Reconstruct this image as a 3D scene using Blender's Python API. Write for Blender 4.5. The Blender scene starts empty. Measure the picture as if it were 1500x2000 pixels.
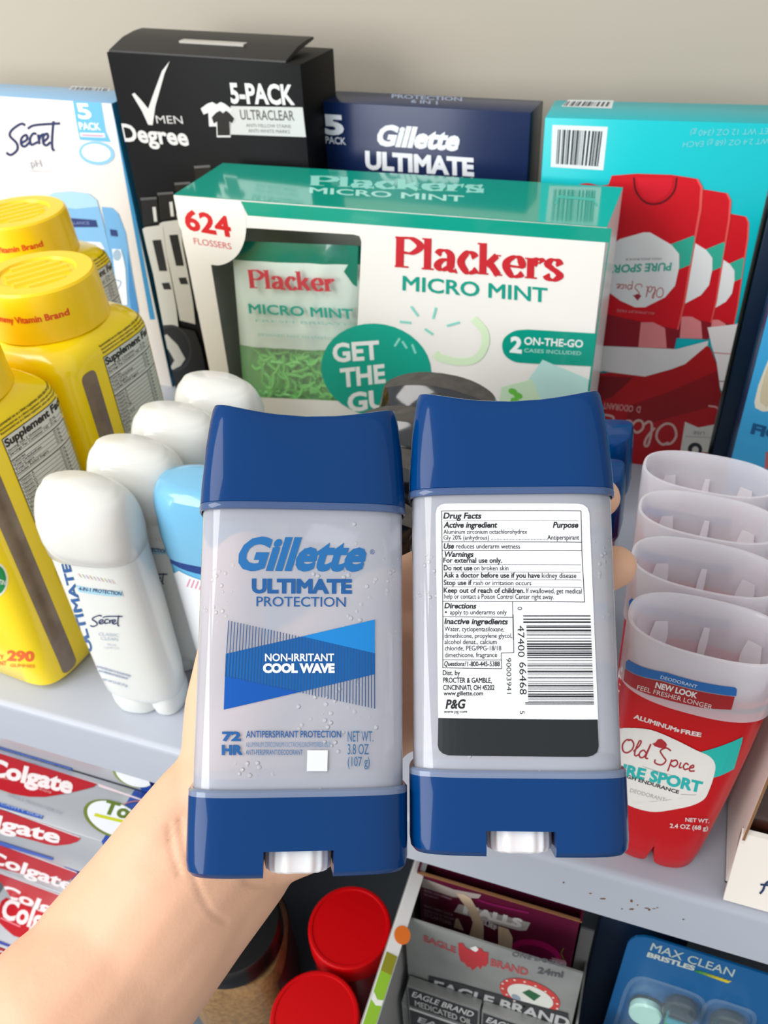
import bpy, bmesh, math, random
from mathutils import Vector, Matrix, geometry, noise
random.seed(7)
PI = math.pi
sc = bpy.context.scene

# ------------------------------------------------------------------ camera
CAM = Vector((0.0, 0.0, 0.38))
CROT = Matrix(((0.944961, -0.166683, 0.281543), (0.323442, 0.605669, -0.727015), (-0.049341, 0.778063, 0.626246)))
cd = bpy.data.cameras.new('camera')
cam = bpy.data.objects.new('camera', cd)
sc.collection.objects.link(cam)
cam.matrix_world = Matrix.Translation(CAM) @ CROT.to_4x4()
cd.sensor_fit = 'HORIZONTAL'
cd.sensor_width = 36.0
cd.lens = 39.6
cd.clip_start = 0.01
cd.dof.use_dof = True
cd.dof.focus_distance = 0.262
cd.dof.aperture_fstop = 34.0
sc.camera = cam

# ------------------------------------------------------------------ world and lamps
w = bpy.data.worlds.new('room_light')
sc.world = w
w.use_nodes = True
wn = w.node_tree
bg = wn.nodes['Background']
bg.inputs[1].default_value = 0.80
wtc = wn.nodes.new('ShaderNodeTexCoord')
wsep = wn.nodes.new('ShaderNodeSeparateXYZ')
wmr = wn.nodes.new('ShaderNodeMapRange')
wmr.inputs[1].default_value, wmr.inputs[2].default_value = -1.0, .15
wcr = wn.nodes.new('ShaderNodeValToRGB')            # dim floor below, pale ceiling above
wcr.color_ramp.elements[0].color = (.10, .105, .11, 1)
wcr.color_ramp.elements[1].color = (.93, .96, 1, 1)
wn.links.new(wtc.outputs['Generated'], wsep.inputs[0])
wn.links.new(wsep.outputs['Z'], wmr.inputs[0])
wn.links.new(wmr.outputs[0], wcr.inputs[0])
wn.links.new(wcr.outputs[0], bg.inputs[0])


def area(name, loc, target, size, size_y, power, col):
    l = bpy.data.lights.new(name, 'AREA')
    l.shape = 'RECTANGLE'
    l.size, l.size_y, l.energy, l.color = size, size_y, power, col
    o = bpy.data.objects.new(name, l)
    sc.collection.objects.link(o)
    d = Vector(target) - Vector(loc)
    o.location = loc
    o.rotation_euler = d.to_track_quat('-Z', 'Y').to_euler()
    return o


area('ceiling_lamp', (-1.15, -0.45, 1.45), (-0.1, 0.35, 0.0), 0.9, 0.9, 16.0, (1.0, 0.97, 0.93))
area('shop_window', (-1.15, -1.25, 0.62), (-0.15, 0.3, 0.0), 1.1, 0.9, 22.0, (0.96, 0.98, 1.0))

sc.view_settings.view_transform = 'Standard'
sc.view_settings.look = 'None'
sc.view_settings.exposure = 0.15
sc.view_settings.gamma = 1.0
sc.view_settings.use_curve_mapping = False


# ------------------------------------------------------------------ materials
def lin(h):
    h = h.lstrip('#')
    r = []
    for i in (0, 2, 4):
        c = int(h[i:i + 2], 16) / 255
        r.append(c / 12.92 if c <= 0.04045 else ((c + 0.055) / 1.055) ** 2.4)
    return (*r, 1.0)


_m = {}


def mat(key, col, rough=0.45, metal=0.0, trans=0.0, ior=1.45, coat=0.0, sss=0.0, bump=0.0, bscale=400.0, var=0.0, alpha=1.0, spec=0.5, vscale=60.0, col2=None):
    if key in _m:
        return _m[key]
    m = bpy.data.materials.new(key)
    m.use_nodes = True
    nt = m.node_tree
    b = nt.nodes['Principled BSDF']
    b.inputs['Base Color'].default_value = lin(col)
    b.inputs['Roughness'].default_value = rough
    b.inputs['Metallic'].default_value = metal
    b.inputs['Transmission Weight'].default_value = trans
    b.inputs['IOR'].default_value = ior
    b.inputs['Coat Weight'].default_value = coat
    b.inputs['Coat Roughness'].default_value = 0.06
    b.inputs['Specular IOR Level'].default_value = spec
    b.inputs['Alpha'].default_value = alpha
    if sss:
        b.inputs['Subsurface Weight'].default_value = sss
        b.inputs['Subsurface Radius'].default_value = (0.006, 0.0025, 0.0015)
        b.inputs['Subsurface Scale'].default_value = 1.0
    if bump or var:
        tc = nt.nodes.new('ShaderNodeTexCoord')
        if bump:
            n = nt.nodes.new('ShaderNodeTexNoise')
            n.inputs['Scale'].default_value = bscale
            n.inputs['Detail'].default_value = 3
            bp = nt.nodes.new('ShaderNodeBump')
            bp.inputs['Strength'].default_value = bump
            bp.inputs['Distance'].default_value = 0.001
            nt.links.new(tc.outputs['Object'], n.inputs['Vector'])
            nt.links.new(n.outputs['Fac'], bp.inputs['Height'])
            nt.links.new(bp.outputs['Normal'], b.inputs['Normal'])
        if var:
            n2 = nt.nodes.new('ShaderNodeTexNoise')
            n2.inputs['Scale'].default_value = vscale
            n2.inputs['Detail'].default_value = 4
            mx = nt.nodes.new('ShaderNodeMix')
            mx.data_type = 'RGBA'
            c = lin(col)
            mx.inputs[6].default_value = c
            mx.inputs[7].default_value = lin(col2) if col2 else (*[x * (1 - var) for x in c[:3]], 1)
            nt.links.new(tc.outputs['Object'], n2.inputs['Vector'])
            nt.links.new(n2.outputs['Fac'], mx.inputs[0])
            nt.links.new(mx.outputs[2], b.inputs['Base Color'])
    _m[key] = m
    return m


def ink(col, rough=0.4, metal=0.0):
    return mat('ink_%s_%d_%d' % (col.lstrip('#'), rough * 100, metal * 100), col, rough=rough, metal=metal, bump=0.02, bscale=900)


# ------------------------------------------------------------------ objects
def link(o, parent=None):
    sc.collection.objects.link(o)
    if parent:
        o.parent = parent
    return o


def tag(o, label, cat, group=None):
    o['label'] = label
    o['category'] = cat
    if group:
        o['group'] = group
    return o


def thing(name, label, cat, M=Matrix(), group=None):
    o = bpy.data.objects.new(name, None)
    o.empty_display_size = 0.02
    link(o)
    o.matrix_world = M
    return tag(o, label, cat, group)


def mesh(name, verts, faces, mats, fm=None, parent=None, smooth=35):
    me = bpy.data.meshes.new(name)
    me.from_pydata([tuple(v) for v in verts], [], faces)
    for m in (mats if isinstance(mats, (list, tuple)) else [mats]):
        me.materials.append(m)
    if fm:
        me.polygons.foreach_set('material_index', fm)
    if smooth:
        me.polygons.foreach_set('use_smooth', [True] * len(me.polygons))
        try:
            me.set_sharp_from_angle(angle=math.radians(smooth))
        except Exception:
            pass
    me.update()
    return link(bpy.data.objects.new(name, me), parent)


def copy_tree(o, parent=None):
    c = o.copy()
    sc.collection.objects.link(c)
    if parent:
        c.parent = parent
    for ch in list(o.children):
        copy_tree(ch, c)
    return c


class MB:
    def __init__(s):
        s.v, s.f, s.m = [], [], []

    def ring_loft(s, rings, mi=0, cap0=True, cap1=True, closed=True):
        n = len(rings[0])
        b0 = len(s.v)
        for r in rings:
            s.v += [Vector(p) for p in r]
        for k in range(len(rings) - 1):
            for i in range(n if closed else n - 1):
                j = (i + 1) % n
                s.f.append((b0 + k * n + i, b0 + k * n + j, b0 + (k + 1) * n + j, b0 + (k + 1) * n + i))
                s.m.append(mi)
        for flag, k, rev in ((cap0, 0, True), (cap1, len(rings) - 1, False)):
            if flag:
                c = sum((s.v[b0 + k * n + i] for i in range(n)), Vector()) / n
                s.v.append(c)
                ci = len(s.v) - 1
                for i in range(n):
                    a, b = b0 + k * n + i, b0 + k * n + (i + 1) % n
                    s.f.append((b, a, ci) if rev else (a, b, ci))
                    s.m.append(mi)
        return s

    def box(s, x0, y0, z0, x1, y1, z1, mi=0, bev=0.0):
        bm = bmesh.new()
        bmesh.ops.create_cube(bm, size=1)
        for v in bm.verts:
            v.co = Vector((x0 + (v.co.x + .5) * (x1 - x0), y0 + (v.co.y + .5) * (y1 - y0), z0 + (v.co.z + .5) * (z1 - z0)))
        if bev:
            bmesh.ops.bevel(bm, geom=bm.edges[:], offset=bev, segments=2, profile=.6, affect='EDGES')
        bm.normal_update()
        return s.add_bm(bm, mi)

    def add_bm(s, bm, mi=0, M=None):
        b0 = len(s.v)
        bm.verts.index_update()
        s.v += [(M @ v.co if M else v.co.copy()) for v in bm.verts]
        for f in bm.faces:
            s.f.append(tuple(b0 + v.index for v in f.verts))
            s.m.append(mi(f) if callable(mi) else mi)
        bm.free()
        return s

    def obj(s, name, mats, parent=None, smooth=35):
        o = mesh(name, s.v, s.f, mats, s.m, parent, 0)
        bm = bmesh.new()
        bm.from_mesh(o.data)
        bmesh.ops.recalc_face_normals(bm, faces=bm.faces)
        bm.to_mesh(o.data)
        bm.free()
        if smooth:
            o.data.polygons.foreach_set('use_smooth', [True] * len(o.data.polygons))
            o.data.set_sharp_from_angle(angle=math.radians(smooth))
        return o


def sel(a, b, n, N=48, z=0.0, cx=0.0, cy=0.0, zf=None):
    r = []
    for i in range(N):
        t = 2 * PI * i / N
        c, q = math.cos(t), math.sin(t)
        x = a * math.copysign(abs(c) ** (2 / n), c) + cx
        y = b * math.copysign(abs(q) ** (2 / n), q) + cy
        r.append(Vector((x, y, z if zf is None else zf(x, y, z))))
    return r


# ------------------------------------------------------------------ print: lettering and flat artwork lying on a face
_tc = {}


def glyphs(s, bold):
    k = (s, bold)
    if k not in _tc:
        cu = bpy.data.curves.new('lettering', 'FONT')
        cu.body = s
        cu.size = 1
        cu.offset = bold
        cu.resolution_u = 3
        o = bpy.data.objects.new('lettering', cu)
        me = o.to_mesh()
        _tc[k] = ([(v.co.x, v.co.y) for v in me.vertices], [tuple(p.vertices) for p in me.polygons])
        o.to_mesh_clear()
        bpy.data.objects.remove(o)
        bpy.data.curves.remove(cu)
    return _tc[k]


def union2d(P, faces):
    r = geometry.delaunay_2d_cdt(P, [], faces, 0, 1e-4)
    T = []
    for f in faces:
        for j in range(1, len(f) - 1):
            a, b_, c = P[f[0]], P[f[j]], P[f[j + 1]]
            T.append((a, b_, c, min(a.x, b_.x, c.x), max(a.x, b_.x, c.x), min(a.y, b_.y, c.y), max(a.y, b_.y, c.y)))
    keep = []
    for f in r[2]:
        g = sum((r[0][i] for i in f), Vector((0, 0))) / len(f)
        for a, b_, c, x0, x1, y0, y1 in T:
            if x0 <= g.x <= x1 and y0 <= g.y <= y1:
                s1, s2, s3 = ((q1.x - q0.x) * (g.y - q0.y) - (q1.y - q0.y) * (g.x - q0.x) for q0, q1 in ((a, b_), (b_, c), (c, a)))
                if (s1 >= 0 and s2 >= 0 and s3 >= 0) or (s1 <= 0 and s2 <= 0 and s3 <= 0):
                    keep.append(tuple(f))
                    break
    return r[0], keep


def fused_letter(loops, b):
    """thickens one letter by laying a square pen along its outline"""
    o = loops[0][0]
    k = (b, tuple((round(p_.x - o.x, 3), round(p_.y - o.y, 3)) for l in loops for p_ in l))
    if k not in _tc:
        lp = sorted(loops, key=lambda l: -(max(p_.x for p_ in l) - min(p_.x for p_ in l)))
        pts = [(p_ - o) * 100 for l in lp for p_ in l]
        faces = [list(f) for f in geometry.tessellate_polygon([[Vector((p_.x, p_.y, 0)) for p_ in l] for l in lp])]
        B = b * 100
        for l in lp:
            for i in range(len(l)):
                p0, p1 = (l[i - 1] - o) * 100, (l[i] - o) * 100
                d = (p1 - p0).normalized() * B
                nn = Vector((-d.y, d.x))
                n = len(pts)
                pts += [p0 + nn - d * .6, p0 - nn - d * .6, p1 - nn + d * .6, p1 + nn + d * .6]
                faces.append([n, n + 1, n + 2, n + 3])
        _tc[k] = union2d(pts, faces)
    v, f = _tc[k]
    return [tuple(p_ / 100 + o) for p_ in v], f


def heavy_glyphs(t, b):
    """the lettering thickened by b on every side, one (points, triangles) pair per letter"""
    k = (t, b, 'heavy')
    if k in _tc:
        return _tc[k]
    cu = bpy.data.curves.new('lettering', 'FONT')
    cu.body, cu.size, cu.resolution_u, cu.fill_mode = t, 1, 3, 'NONE'
    o = bpy.data.objects.new('lettering', cu)
    me = o.to_mesh()
    vs = [(v.co.x, v.co.y) for v in me.vertices]
    adj = {}
    for e in me.edges:
        for i, j in (tuple(e.vertices), tuple(e.vertices)[::-1]):
            adj.setdefault(i, []).append(j)
    o.to_mesh_clear()
    bpy.data.objects.remove(o)
    bpy.data.curves.remove(cu)
    seen, raw = set(), []
    for st in adj:
        if st in seen:
            continue
        lp, cur = [st], adj[st][0]
        seen.add(st)
        while cur not in seen:
            seen.add(cur)
            lp.append(cur)
            cur = next((j for j in adj[cur] if j not in seen), cur)
        if len(lp) > 2:
            raw.append(lp)
    area2 = lambda l: sum(vs[l[i - 1]][0] * vs[l[i]][1] - vs[l[i]][0] * vs[l[i - 1]][1] for i in range(len(l)))
    def inside(p_, l):
        r_ = False
        for i in range(len(l)):
            (xa_, ya_), (xb_, yb_) = vs[l[i - 1]], vs[l[i]]
            if (ya_ > p_[1]) != (yb_ > p_[1]) and p_[0] < (xb_ - xa_) * (p_[1] - ya_) / (yb_ - ya_) + xa_:
                r_ = not r_
        return r_
    raw.sort(key=lambda l: -abs(area2(l)))
    isl = []
    for l in raw:
        host = next((g for g in isl if inside(vs[l[0]], g[0])), None)
        if host and sum(inside(vs[l[0]], h_) for h_ in host[1:]) == 0:
            host.append(l if area2(l) < 0 else l[::-1])
        else:
            isl.append([l if area2(l) > 0 else l[::-1]])
    out = []
    for loops in isl:
        res, org, bad = [], [], False
        for lp in loops:
            P = [Vector(vs[i]) for i in lp]
            P = [p_ for i, p_ in enumerate(P) if (p_ - P[i - 1]).length > 1e-5]
            n = len(P)
            q = []
            for i in range(n):
                e0, e1 = (P[i] - P[i - 1]).normalized(), (P[(i + 1) % n] - P[i]).normalized()
                n0, n1 = Vector((e0.y, -e0.x)), Vector((e1.y, -e1.x))
                q.append(P[i] + (n0 + n1) * b / max(1 + n0.dot(n1), .45))
            bad = bad or any((q[(i + 1) % n] - q[i]).dot(P[(i + 1) % n] - P[i]) < 0 for i in range(n))
            res.append(q)
            org.append(P)
        if bad:
            out.append(fused_letter(org, b))
            continue
        res.sort(key=lambda l: -(max(p_.x for p_ in l) - min(p_.x for p_ in l)))
        tr = geometry.tessellate_polygon([[Vector((p_.x, p_.y, 0)) for p_ in l] for l in res])
        out.append(([tuple(p_) for l in res for p_ in l], [tuple(f) for f in tr]))
    _tc[k] = out
    return out


def catmull(pts, seg=6, closed=False):
    P = [Vector((p[0], p[1])) for p in pts]
    out = []
    n = len(P)
    for i in range(n if closed else n - 1):
        p0 = P[(i - 1) % n] if (closed or i > 0) else P[0] * 2 - P[1]
        p1, p2 = P[i], P[(i + 1) % n]
        p3 = P[(i + 2) % n] if (closed or i + 2 < n) else p2 * 2 - p1
        for k in range(seg):
            t = k / seg
            out.append(.5 * ((2 * p1) + (p2 - p0) * t + (2 * p0 - 5 * p1 + 4 * p2 - p3) * t * t + (3 * p1 - p0 - 3 * p2 + p3) * t ** 3))
    if not closed:
        out.append(P[-1])
    return out


VPD = Vector((880.0, 3050.0))


class Face:
    """a printable face: frame F (columns u, v, outward normal) on a thing at M; height(u, v) of a curved face"""

    def __init__(s, M, F=Matrix(), height=None, lim=None, rect=None):
        s.F, s.h, s.lim, s.rect = F, height or (lambda u, v: 0.0), lim, rect
        s.W = M @ F
        s.Wi = s.W.inverted()

    def at(s, x, y):
        d = CROT @ Vector(((x - 750) / 1650, -(y - 1000) / 1650, -1))
        o, d = s.Wi @ CAM, s.Wi.to_3x3() @ d
        u = v = 0.0
        for _ in range(1 if s.h(0, 0) == 0 else 6):
            t = (s.h(u, v) - o.z) / d.z
            u, v = o.x + t * d.x, o.y + t * d.y
        return u, v


class Print:
    def __init__(s, face, step=0.0, vp=None, photo=True, eps=6e-5, lay=9e-5, vbis=True):
        s.face, s.step, s.vp, s.photo, s.eps, s.lay = face, step, vp, photo, eps, lay
        s.v, s.f, s.m, s.mats = [], [], [], []
        s.layer = 0
        s.vbis = vbis
        s.cnt = 0
        s.buf = None

    def up(s):
        s.layer += 1
        return s

    def fuse(s, m):
        """merges the overlapping pieces gathered since buf was opened into one flat shape"""
        b, s.buf = s.buf, None
        if sum(len(f_) for _, f_ in b) > 420:
            for p_, f_ in b:
                s.raw(p_, f_, m)
            return s
        pts, faces = [], []
        for p_, f_ in b:
            n = len(pts)
            pts += [Vector((q[0], q[1])) for q in p_]
            faces += [[n + i for i in f] for f in f_]
        if not pts:
            return s
        ex = max(max(q.x for q in pts) - min(q.x for q in pts), max(q.y for q in pts) - min(q.y for q in pts))
        c0, k = pts[0].copy(), 100 / max(ex, 1e-9)
        vv, keep = union2d([(q - c0) * k for q in pts], faces)
        return s.raw([q / k + c0 for q in vv], keep, m)

    def raw(s, pts, faces, m, de=0.0):
        if s.buf is not None:
            s.buf.append((pts, faces))
            return s
        if isinstance(m, str):
            m = ink(m)
        if m not in s.mats:
            s.mats.append(m)
        mi = s.mats.index(m)
        if s.photo:
            pts = [s.face.at(p[0], p[1]) for p in pts]
        rc = s.face.rect
        if rc and all(rc[0] <= q[0] <= rc[1] and rc[2] <= q[1] <= rc[3] for q in pts):
            rc = None
        if s.step or rc:
            bm = bmesh.new()
            vs = [bm.verts.new((p[0], p[1], 0)) for p in pts]
            for f in faces:
                try:
                    bm.faces.new([vs[i] for i in f])
                except Exception:
                    pass
            if rc:
                for co, no in (((rc[0], 0, 0), (-1, 0, 0)), ((rc[1], 0, 0), (1, 0, 0)), ((0, rc[2], 0), (0, -1, 0)), ((0, rc[3], 0), (0, 1, 0))):
                    bmesh.ops.bisect_plane(bm, geom=bm.verts[:] + bm.edges[:] + bm.faces[:], plane_co=co, plane_no=no, dist=1e-7, clear_outer=True)
                pts = [v.co for v in bm.verts]
            if not pts:
                bm.free()
                return s
            xs = [p[0] for p in pts]
            k = math.floor(min(xs) / s.step) + 1 if s.step else 0
            while s.step and k * s.step < max(xs):
                bmesh.ops.bisect_plane(bm, geom=bm.verts[:] + bm.edges[:] + bm.faces[:], plane_co=(k * s.step, 0, 0), plane_no=(1, 0, 0), dist=1e-7)
                k += 1
            ys = [p[1] for p in pts]
            k = math.floor(min(ys) / (s.step * 2)) + 1 if s.step else 0
            while s.step and s.vbis and k * s.step * 2 < max(ys):
                bmesh.ops.bisect_plane(bm, geom=bm.verts[:] + bm.edges[:] + bm.faces[:], plane_co=(0, k * s.step * 2, 0), plane_no=(0, 1, 0), dist=1e-7)
                k += 1
            bm.verts.index_update()
            pts = [(v.co.x, v.co.y) for v in bm.verts]
            faces = [tuple(v.index for v in f.verts) for f in bm.faces if not s.face.lim or abs(f.calc_center_median().x) < s.face.lim(f.calc_center_median().y)]
            bm.free()
        b0 = len(s.v)
        s.cnt = (s.cnt + 1) % 12
        e = s.eps + s.layer * s.lay + de + s.cnt * 2.5e-6
        s.v += [s.face.F @ Vector((p[0], p[1], s.face.h(p[0], p[1]) + e)) for p in pts]
        ref = s.face.F.to_3x3() @ Vector((0, 0, 1))
        for f in faces:
            f = tuple(b0 + i for i in f)
            a, b, c = (s.v[i] for i in f[:3])
            if (b - a).cross(c - a).dot(ref) < 0:
                f = f[::-1]
            s.f.append(f)
            s.m.append(mi)
        return s

    def poly(s, pts, c, holes=()):
        loops = [[Vector((p[0], p[1], 0)) for p in l] for l in (pts, *holes)]
        tri = geometry.tessellate_polygon(loops)
        return s.raw([p for l in loops for p in l], [tuple(t) for t in tri], c)

    def rect(s, x0, y0, x1, y1, c):
        return s.raw([(x0, y0), (x1, y0), (x1, y1), (x0, y1)], [(0, 1, 2, 3)], c)

    def quad(s, a, b, c_, d, c, r=0.0):
        if not r:
            return s.raw([a, b, c_, d], [(0, 1, 2, 3)], c)
        P = [Vector(p) for p in (a, b, c_, d)]
        out = []
        for i in range(4):
            p, q, n = P[i], P[i - 1], P[(i + 1) % 4]
            d0, d1 = (q - p).normalized() * r, (n - p).normalized() * r
            for k in range(7):
                t = k / 6
                out.append((p + d0) * (1 - t) ** 2 + p * 2 * t * (1 - t) + (p + d1) * t * t)
        return s.poly(out, c)

    def ell(s, cx, cy, rx, ry, c, rot=0.0, a0=0, a1=360, ring=0.0, N=36):
        rot = math.radians(rot)
        def pt(t, k):
            x, y = rx * k * math.cos(t), ry * k * math.sin(t)
            return (cx + x * math.cos(rot) - y * math.sin(rot), cy + x * math.sin(rot) + y * math.cos(rot))
        A = [math.radians(a0 + (a1 - a0) * i / N) for i in range(N + 1)]
        if ring:
            p = [pt(t, 1) for t in A] + [pt(t, 1 - ring) for t in A]
            return s.raw(p, [(i, i + 1, N + 2 + i, N + 1 + i) for i in range(N)], c)
        p = [pt(t, 1) for t in (A[:-1] if a1 - a0 == 360 else A)]
        return s.poly(p, c)

    def stroke(s, pts, wd, c, thin=None, curve=True, closed=False, seg=6, taper=False, pen=0.0):
        P = catmull(pts, seg, closed) if curve and len(pts) > 2 else [Vector(p) for p in pts]
        n = len(P)
        L, R = [], []
        for i in range(n):
            a, b = P[(i - 1) % n if closed else max(i - 1, 0)], P[(i + 1) % n if closed else min(i + 1, n - 1)]
            d = (b - a)
            d = d.normalized() if d.length > 1e-9 else Vector((1, 0))
            ww = wd
            if thin is not None:
                ang = math.atan2(d.y, d.x) - pen
                ww = thin + (wd - thin) * abs(math.sin(ang))
            if taper:
                ww *= .35 + .65 * math.sin(PI * (i + .5) / n)
            nn = Vector((-d.y, d.x)) * ww / 2
            L.append(P[i] + nn)
            R.append(P[i] - nn)
        f = [(i, (i + 1) % n, n + (i + 1) % n, n + i) for i in range(n if closed else n - 1)]
        return s.raw(L + R, f, c)

    def strokes(s, glyph, tf, wd, c, **k):
        s.buf = []
        for g in glyph:
            s.stroke([tf(*p) for p in g], wd, c, **k)
        return s.fuse(c)

    def text(s, t, x0, y0, x1, y1, h, c, bold=0.0, shear=0.0, up=None, heavy=0.0):
        """baseline from (x0,y0) to (x1,y1), capital height h"""
        vs, fs = glyphs(t, heavy)
        if not vs:
            return s
        xa, xb = min(v[0] for v in vs), max(v[0] for v in vs)
        cap = glyphs('H', heavy)[0]
        ch, cb = max(v[1] for v in cap), min(v[1] for v in cap)
        d = Vector((x1 - x0, y1 - y0))
        ln = d.length
        d.normalize()
        sg = -1 if s.photo else 1
        u = Vector((-d.y, d.x)) * sg if s.photo is False else Vector((d.y, -d.x))
        if up is not None:
            u = Vector(up).normalized()
        elif s.vp is not None:
            q = (Vector((x0 + x1, y0 + y1)) / 2 - s.vp).normalized()
            u = q if q.dot(u) > 0 else -q
        sh = shear * ln / max(ln, 1e-9)
        kx, ky = (ln - abs(shear) * h) / (xb - xa), h / (ch - cb)
        for pv, pf in (heavy_glyphs(t, bold) if bold else [(vs, fs)]):
            s.raw([Vector((x0, y0)) + d * ((v[0] - xa) * kx + shear * (v[1] - cb) * ky) + u * ((v[1] - cb) * ky) for v in pv], pf, c)
        return s

    def obj(s, name, parent, label=None):
        o = mesh(name, s.v, s.f, s.mats, s.m, parent, smooth=0)
        if label:
            o['label'] = label
        return o


FRONT = Matrix(((1, 0, 0, 0), (0, 0, -1, 0), (0, 1, 0, 0), (0, 0, 0, 1)))    # u = x, v = z, normal = -y


def front_at(y):
    F = FRONT.copy()
    F[1][3] = y
    return F


def top_at(z):
    F = Matrix()
    F[2][3] = z
    return F


def right_at(x):
    return Matrix(((0, 0, 1, x), (1, 0, 0, 0), (0, 1, 0, 0), (0, 0, 0, 1)))   # u = y, v = z, normal = +x


def pose(x, y, z, yaw):
    return Matrix.Translation((x, y, z)) @ Matrix.Rotation(yaw, 4, 'Z')


def carton(name, label, cat, x, y, yaw, wd, d, h, cols, z=0.0, group=None, rough=0.3, coat=0.0, bev=0.0007, lean=0.0, spec=.4):
    """folding carton; cols = front, right, top, other"""
    M = pose(x, y, z, yaw) @ Matrix.Rotation(lean, 4, 'Y')
    t = thing(name, label, cat, M, group)
    mb = MB()
    bm = bmesh.new()
    bmesh.ops.create_cube(bm, size=1)
    for v in bm.verts:
        v.co = Vector(((v.co.x + .5) * wd, (v.co.y + .5) * d, (v.co.z + .5) * h))
    bmesh.ops.bevel(bm, geom=bm.edges[:], offset=bev, segments=2, profile=.5, affect='EDGES')
    bm.normal_update()
    def mi(f):
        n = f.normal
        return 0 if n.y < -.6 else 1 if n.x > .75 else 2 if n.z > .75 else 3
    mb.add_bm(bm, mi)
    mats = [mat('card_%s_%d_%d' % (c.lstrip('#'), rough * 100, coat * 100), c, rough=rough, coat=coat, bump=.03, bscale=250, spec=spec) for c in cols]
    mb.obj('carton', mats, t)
    return t, M

# ------------------------------------------------------------------ setting
def Z(ox, oy, k):
    return lambda *p: [(ox + a * k, oy + b * k) for a, b in zip(p[::2], p[1::2])]


wallm = mat('painted_wall', '#b8b0a0', rough=.7, bump=.05, bscale=60, var=.05, vscale=3)
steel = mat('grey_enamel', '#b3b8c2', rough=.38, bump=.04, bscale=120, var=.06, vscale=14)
o = MB().box(-3.2, .66, -.9, 3.0, .70, 1.6).obj('wall_back', wallm)
o['kind'] = 'structure'
o = MB().box(-3.2, -3.0, -.95, 3.0, .70, -.90).obj('floor', mat('floor_tile', '#a9a59c', rough=.5, var=.1, vscale=4))
o['kind'] = 'structure'


def shelf_profile(z, y0, y1, lip, x0, x1):
    pr = [(y1, z), (y0 + .004, z), (y0 + .0015, z - .0006), (y0 + .0003, z - .002), (y0, z - .004), (y0, z - lip), (y0 + .002, z - lip), (y0 + .002, z - .005), (y0 + .006, z - .0025), (y1, z - .0025)]
    mb = MB()
    mb.ring_loft([[Vector((x, p[0], p[1])) for p in pr] for x in (x0, x1)])
    return mb


EDGE = .2155
sh = thing('metal_shelf', 'grey metal shelf with rust spots on its front lip, carrying the deodorants', 'shelf', Matrix.Translation((0, 0, 0)))
shelf_profile(0, EDGE, .66, .0378, -2.2, 1.8).obj('shelf_sheet', steel, sh, smooth=50)
p = Print(Face(Matrix(), front_at(EDGE)))
q = Z(1100, 1650, .26667)
for x, y, rx, ry, a in ((500, 410, 9, 8, 10), (292, 394, 18, 4, 5), (500, 470, 14, 4, 5), (630, 475, 9, 5, 40), (610, 463, 16, 3, 0), (665, 467, 12, 2, -10), (430, 468, 6, 3, 0), (3, 275, 5, 5, 0), (880, 545, 8, 3, 0), (200, 355, 10, 3, 60), (545, 440, 5, 3, 20), (690, 460, 6, 3, -20)):
    (cx, cy), = q(x, y)
    pts = [(cx + rx * .34 * (.75 + .5 * random.random()) * math.cos(t * PI / 7 + a), cy + ry * .38 * (.75 + .5 * random.random()) * math.sin(t * PI / 7 + a)) for t in range(14)]
    p.poly(pts, mat('rust', '#6e4a2c', rough=.9, bump=.4))
p.obj('rust_spots', sh)
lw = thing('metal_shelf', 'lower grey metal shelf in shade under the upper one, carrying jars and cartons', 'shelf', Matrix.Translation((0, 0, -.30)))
shelf_profile(0, .03, .66, .0378, -2.2, 1.8).obj('shelf_sheet', mat('shaded_enamel', '#565e66', rough=.5, bump=.05, bscale=120), lw, smooth=50)  # grey enamel darkened: shade under the upper shelf is put into its colour


# ------------------------------------------------------------------ back row of cartons
def barcode(p, a, b, c, d, col='#33343a', n=26, seed=3, skip=.5):
    """bars between edge a-b (top) and d-c (bottom)"""
    r = random.Random(seed)
    a, b, c, d = map(Vector, (a, b, c, d))
    t = 0.0
    while t < 1:
        wd = r.choice((.4, .6, 1, 1.5)) / n
        t2 = min(1, t + wd)
        p.raw([a.lerp(b, t), a.lerp(b, t2), d.lerp(c, t2), d.lerp(c, t)], [(0, 1, 2, 3)], col)
        t = t2 + r.choice((.4, .6, 1, 1.4)) / n


SECRET = [[(115, 565), (95, 558), (55, 585), (45, 612), (75, 645), (78, 675), (50, 698), (28, 688)],
          [(98, 645), (122, 628), (118, 608), (98, 622), (96, 650), (112, 660), (135, 640)],
          [(165, 604), (150, 602), (136, 625), (142, 652), (170, 640)],
          [(172, 605), (178, 650)], [(176, 630), (186, 610), (200, 604)],
          [(196, 640), (216, 620), (212, 602), (196, 615), (196, 645), (210, 655), (228, 640)],
          [(242, 545), (236, 610), (236, 665), (246, 680)],
          [(125, 580), (150, 566), (200, 560), (272, 556)]]

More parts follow.
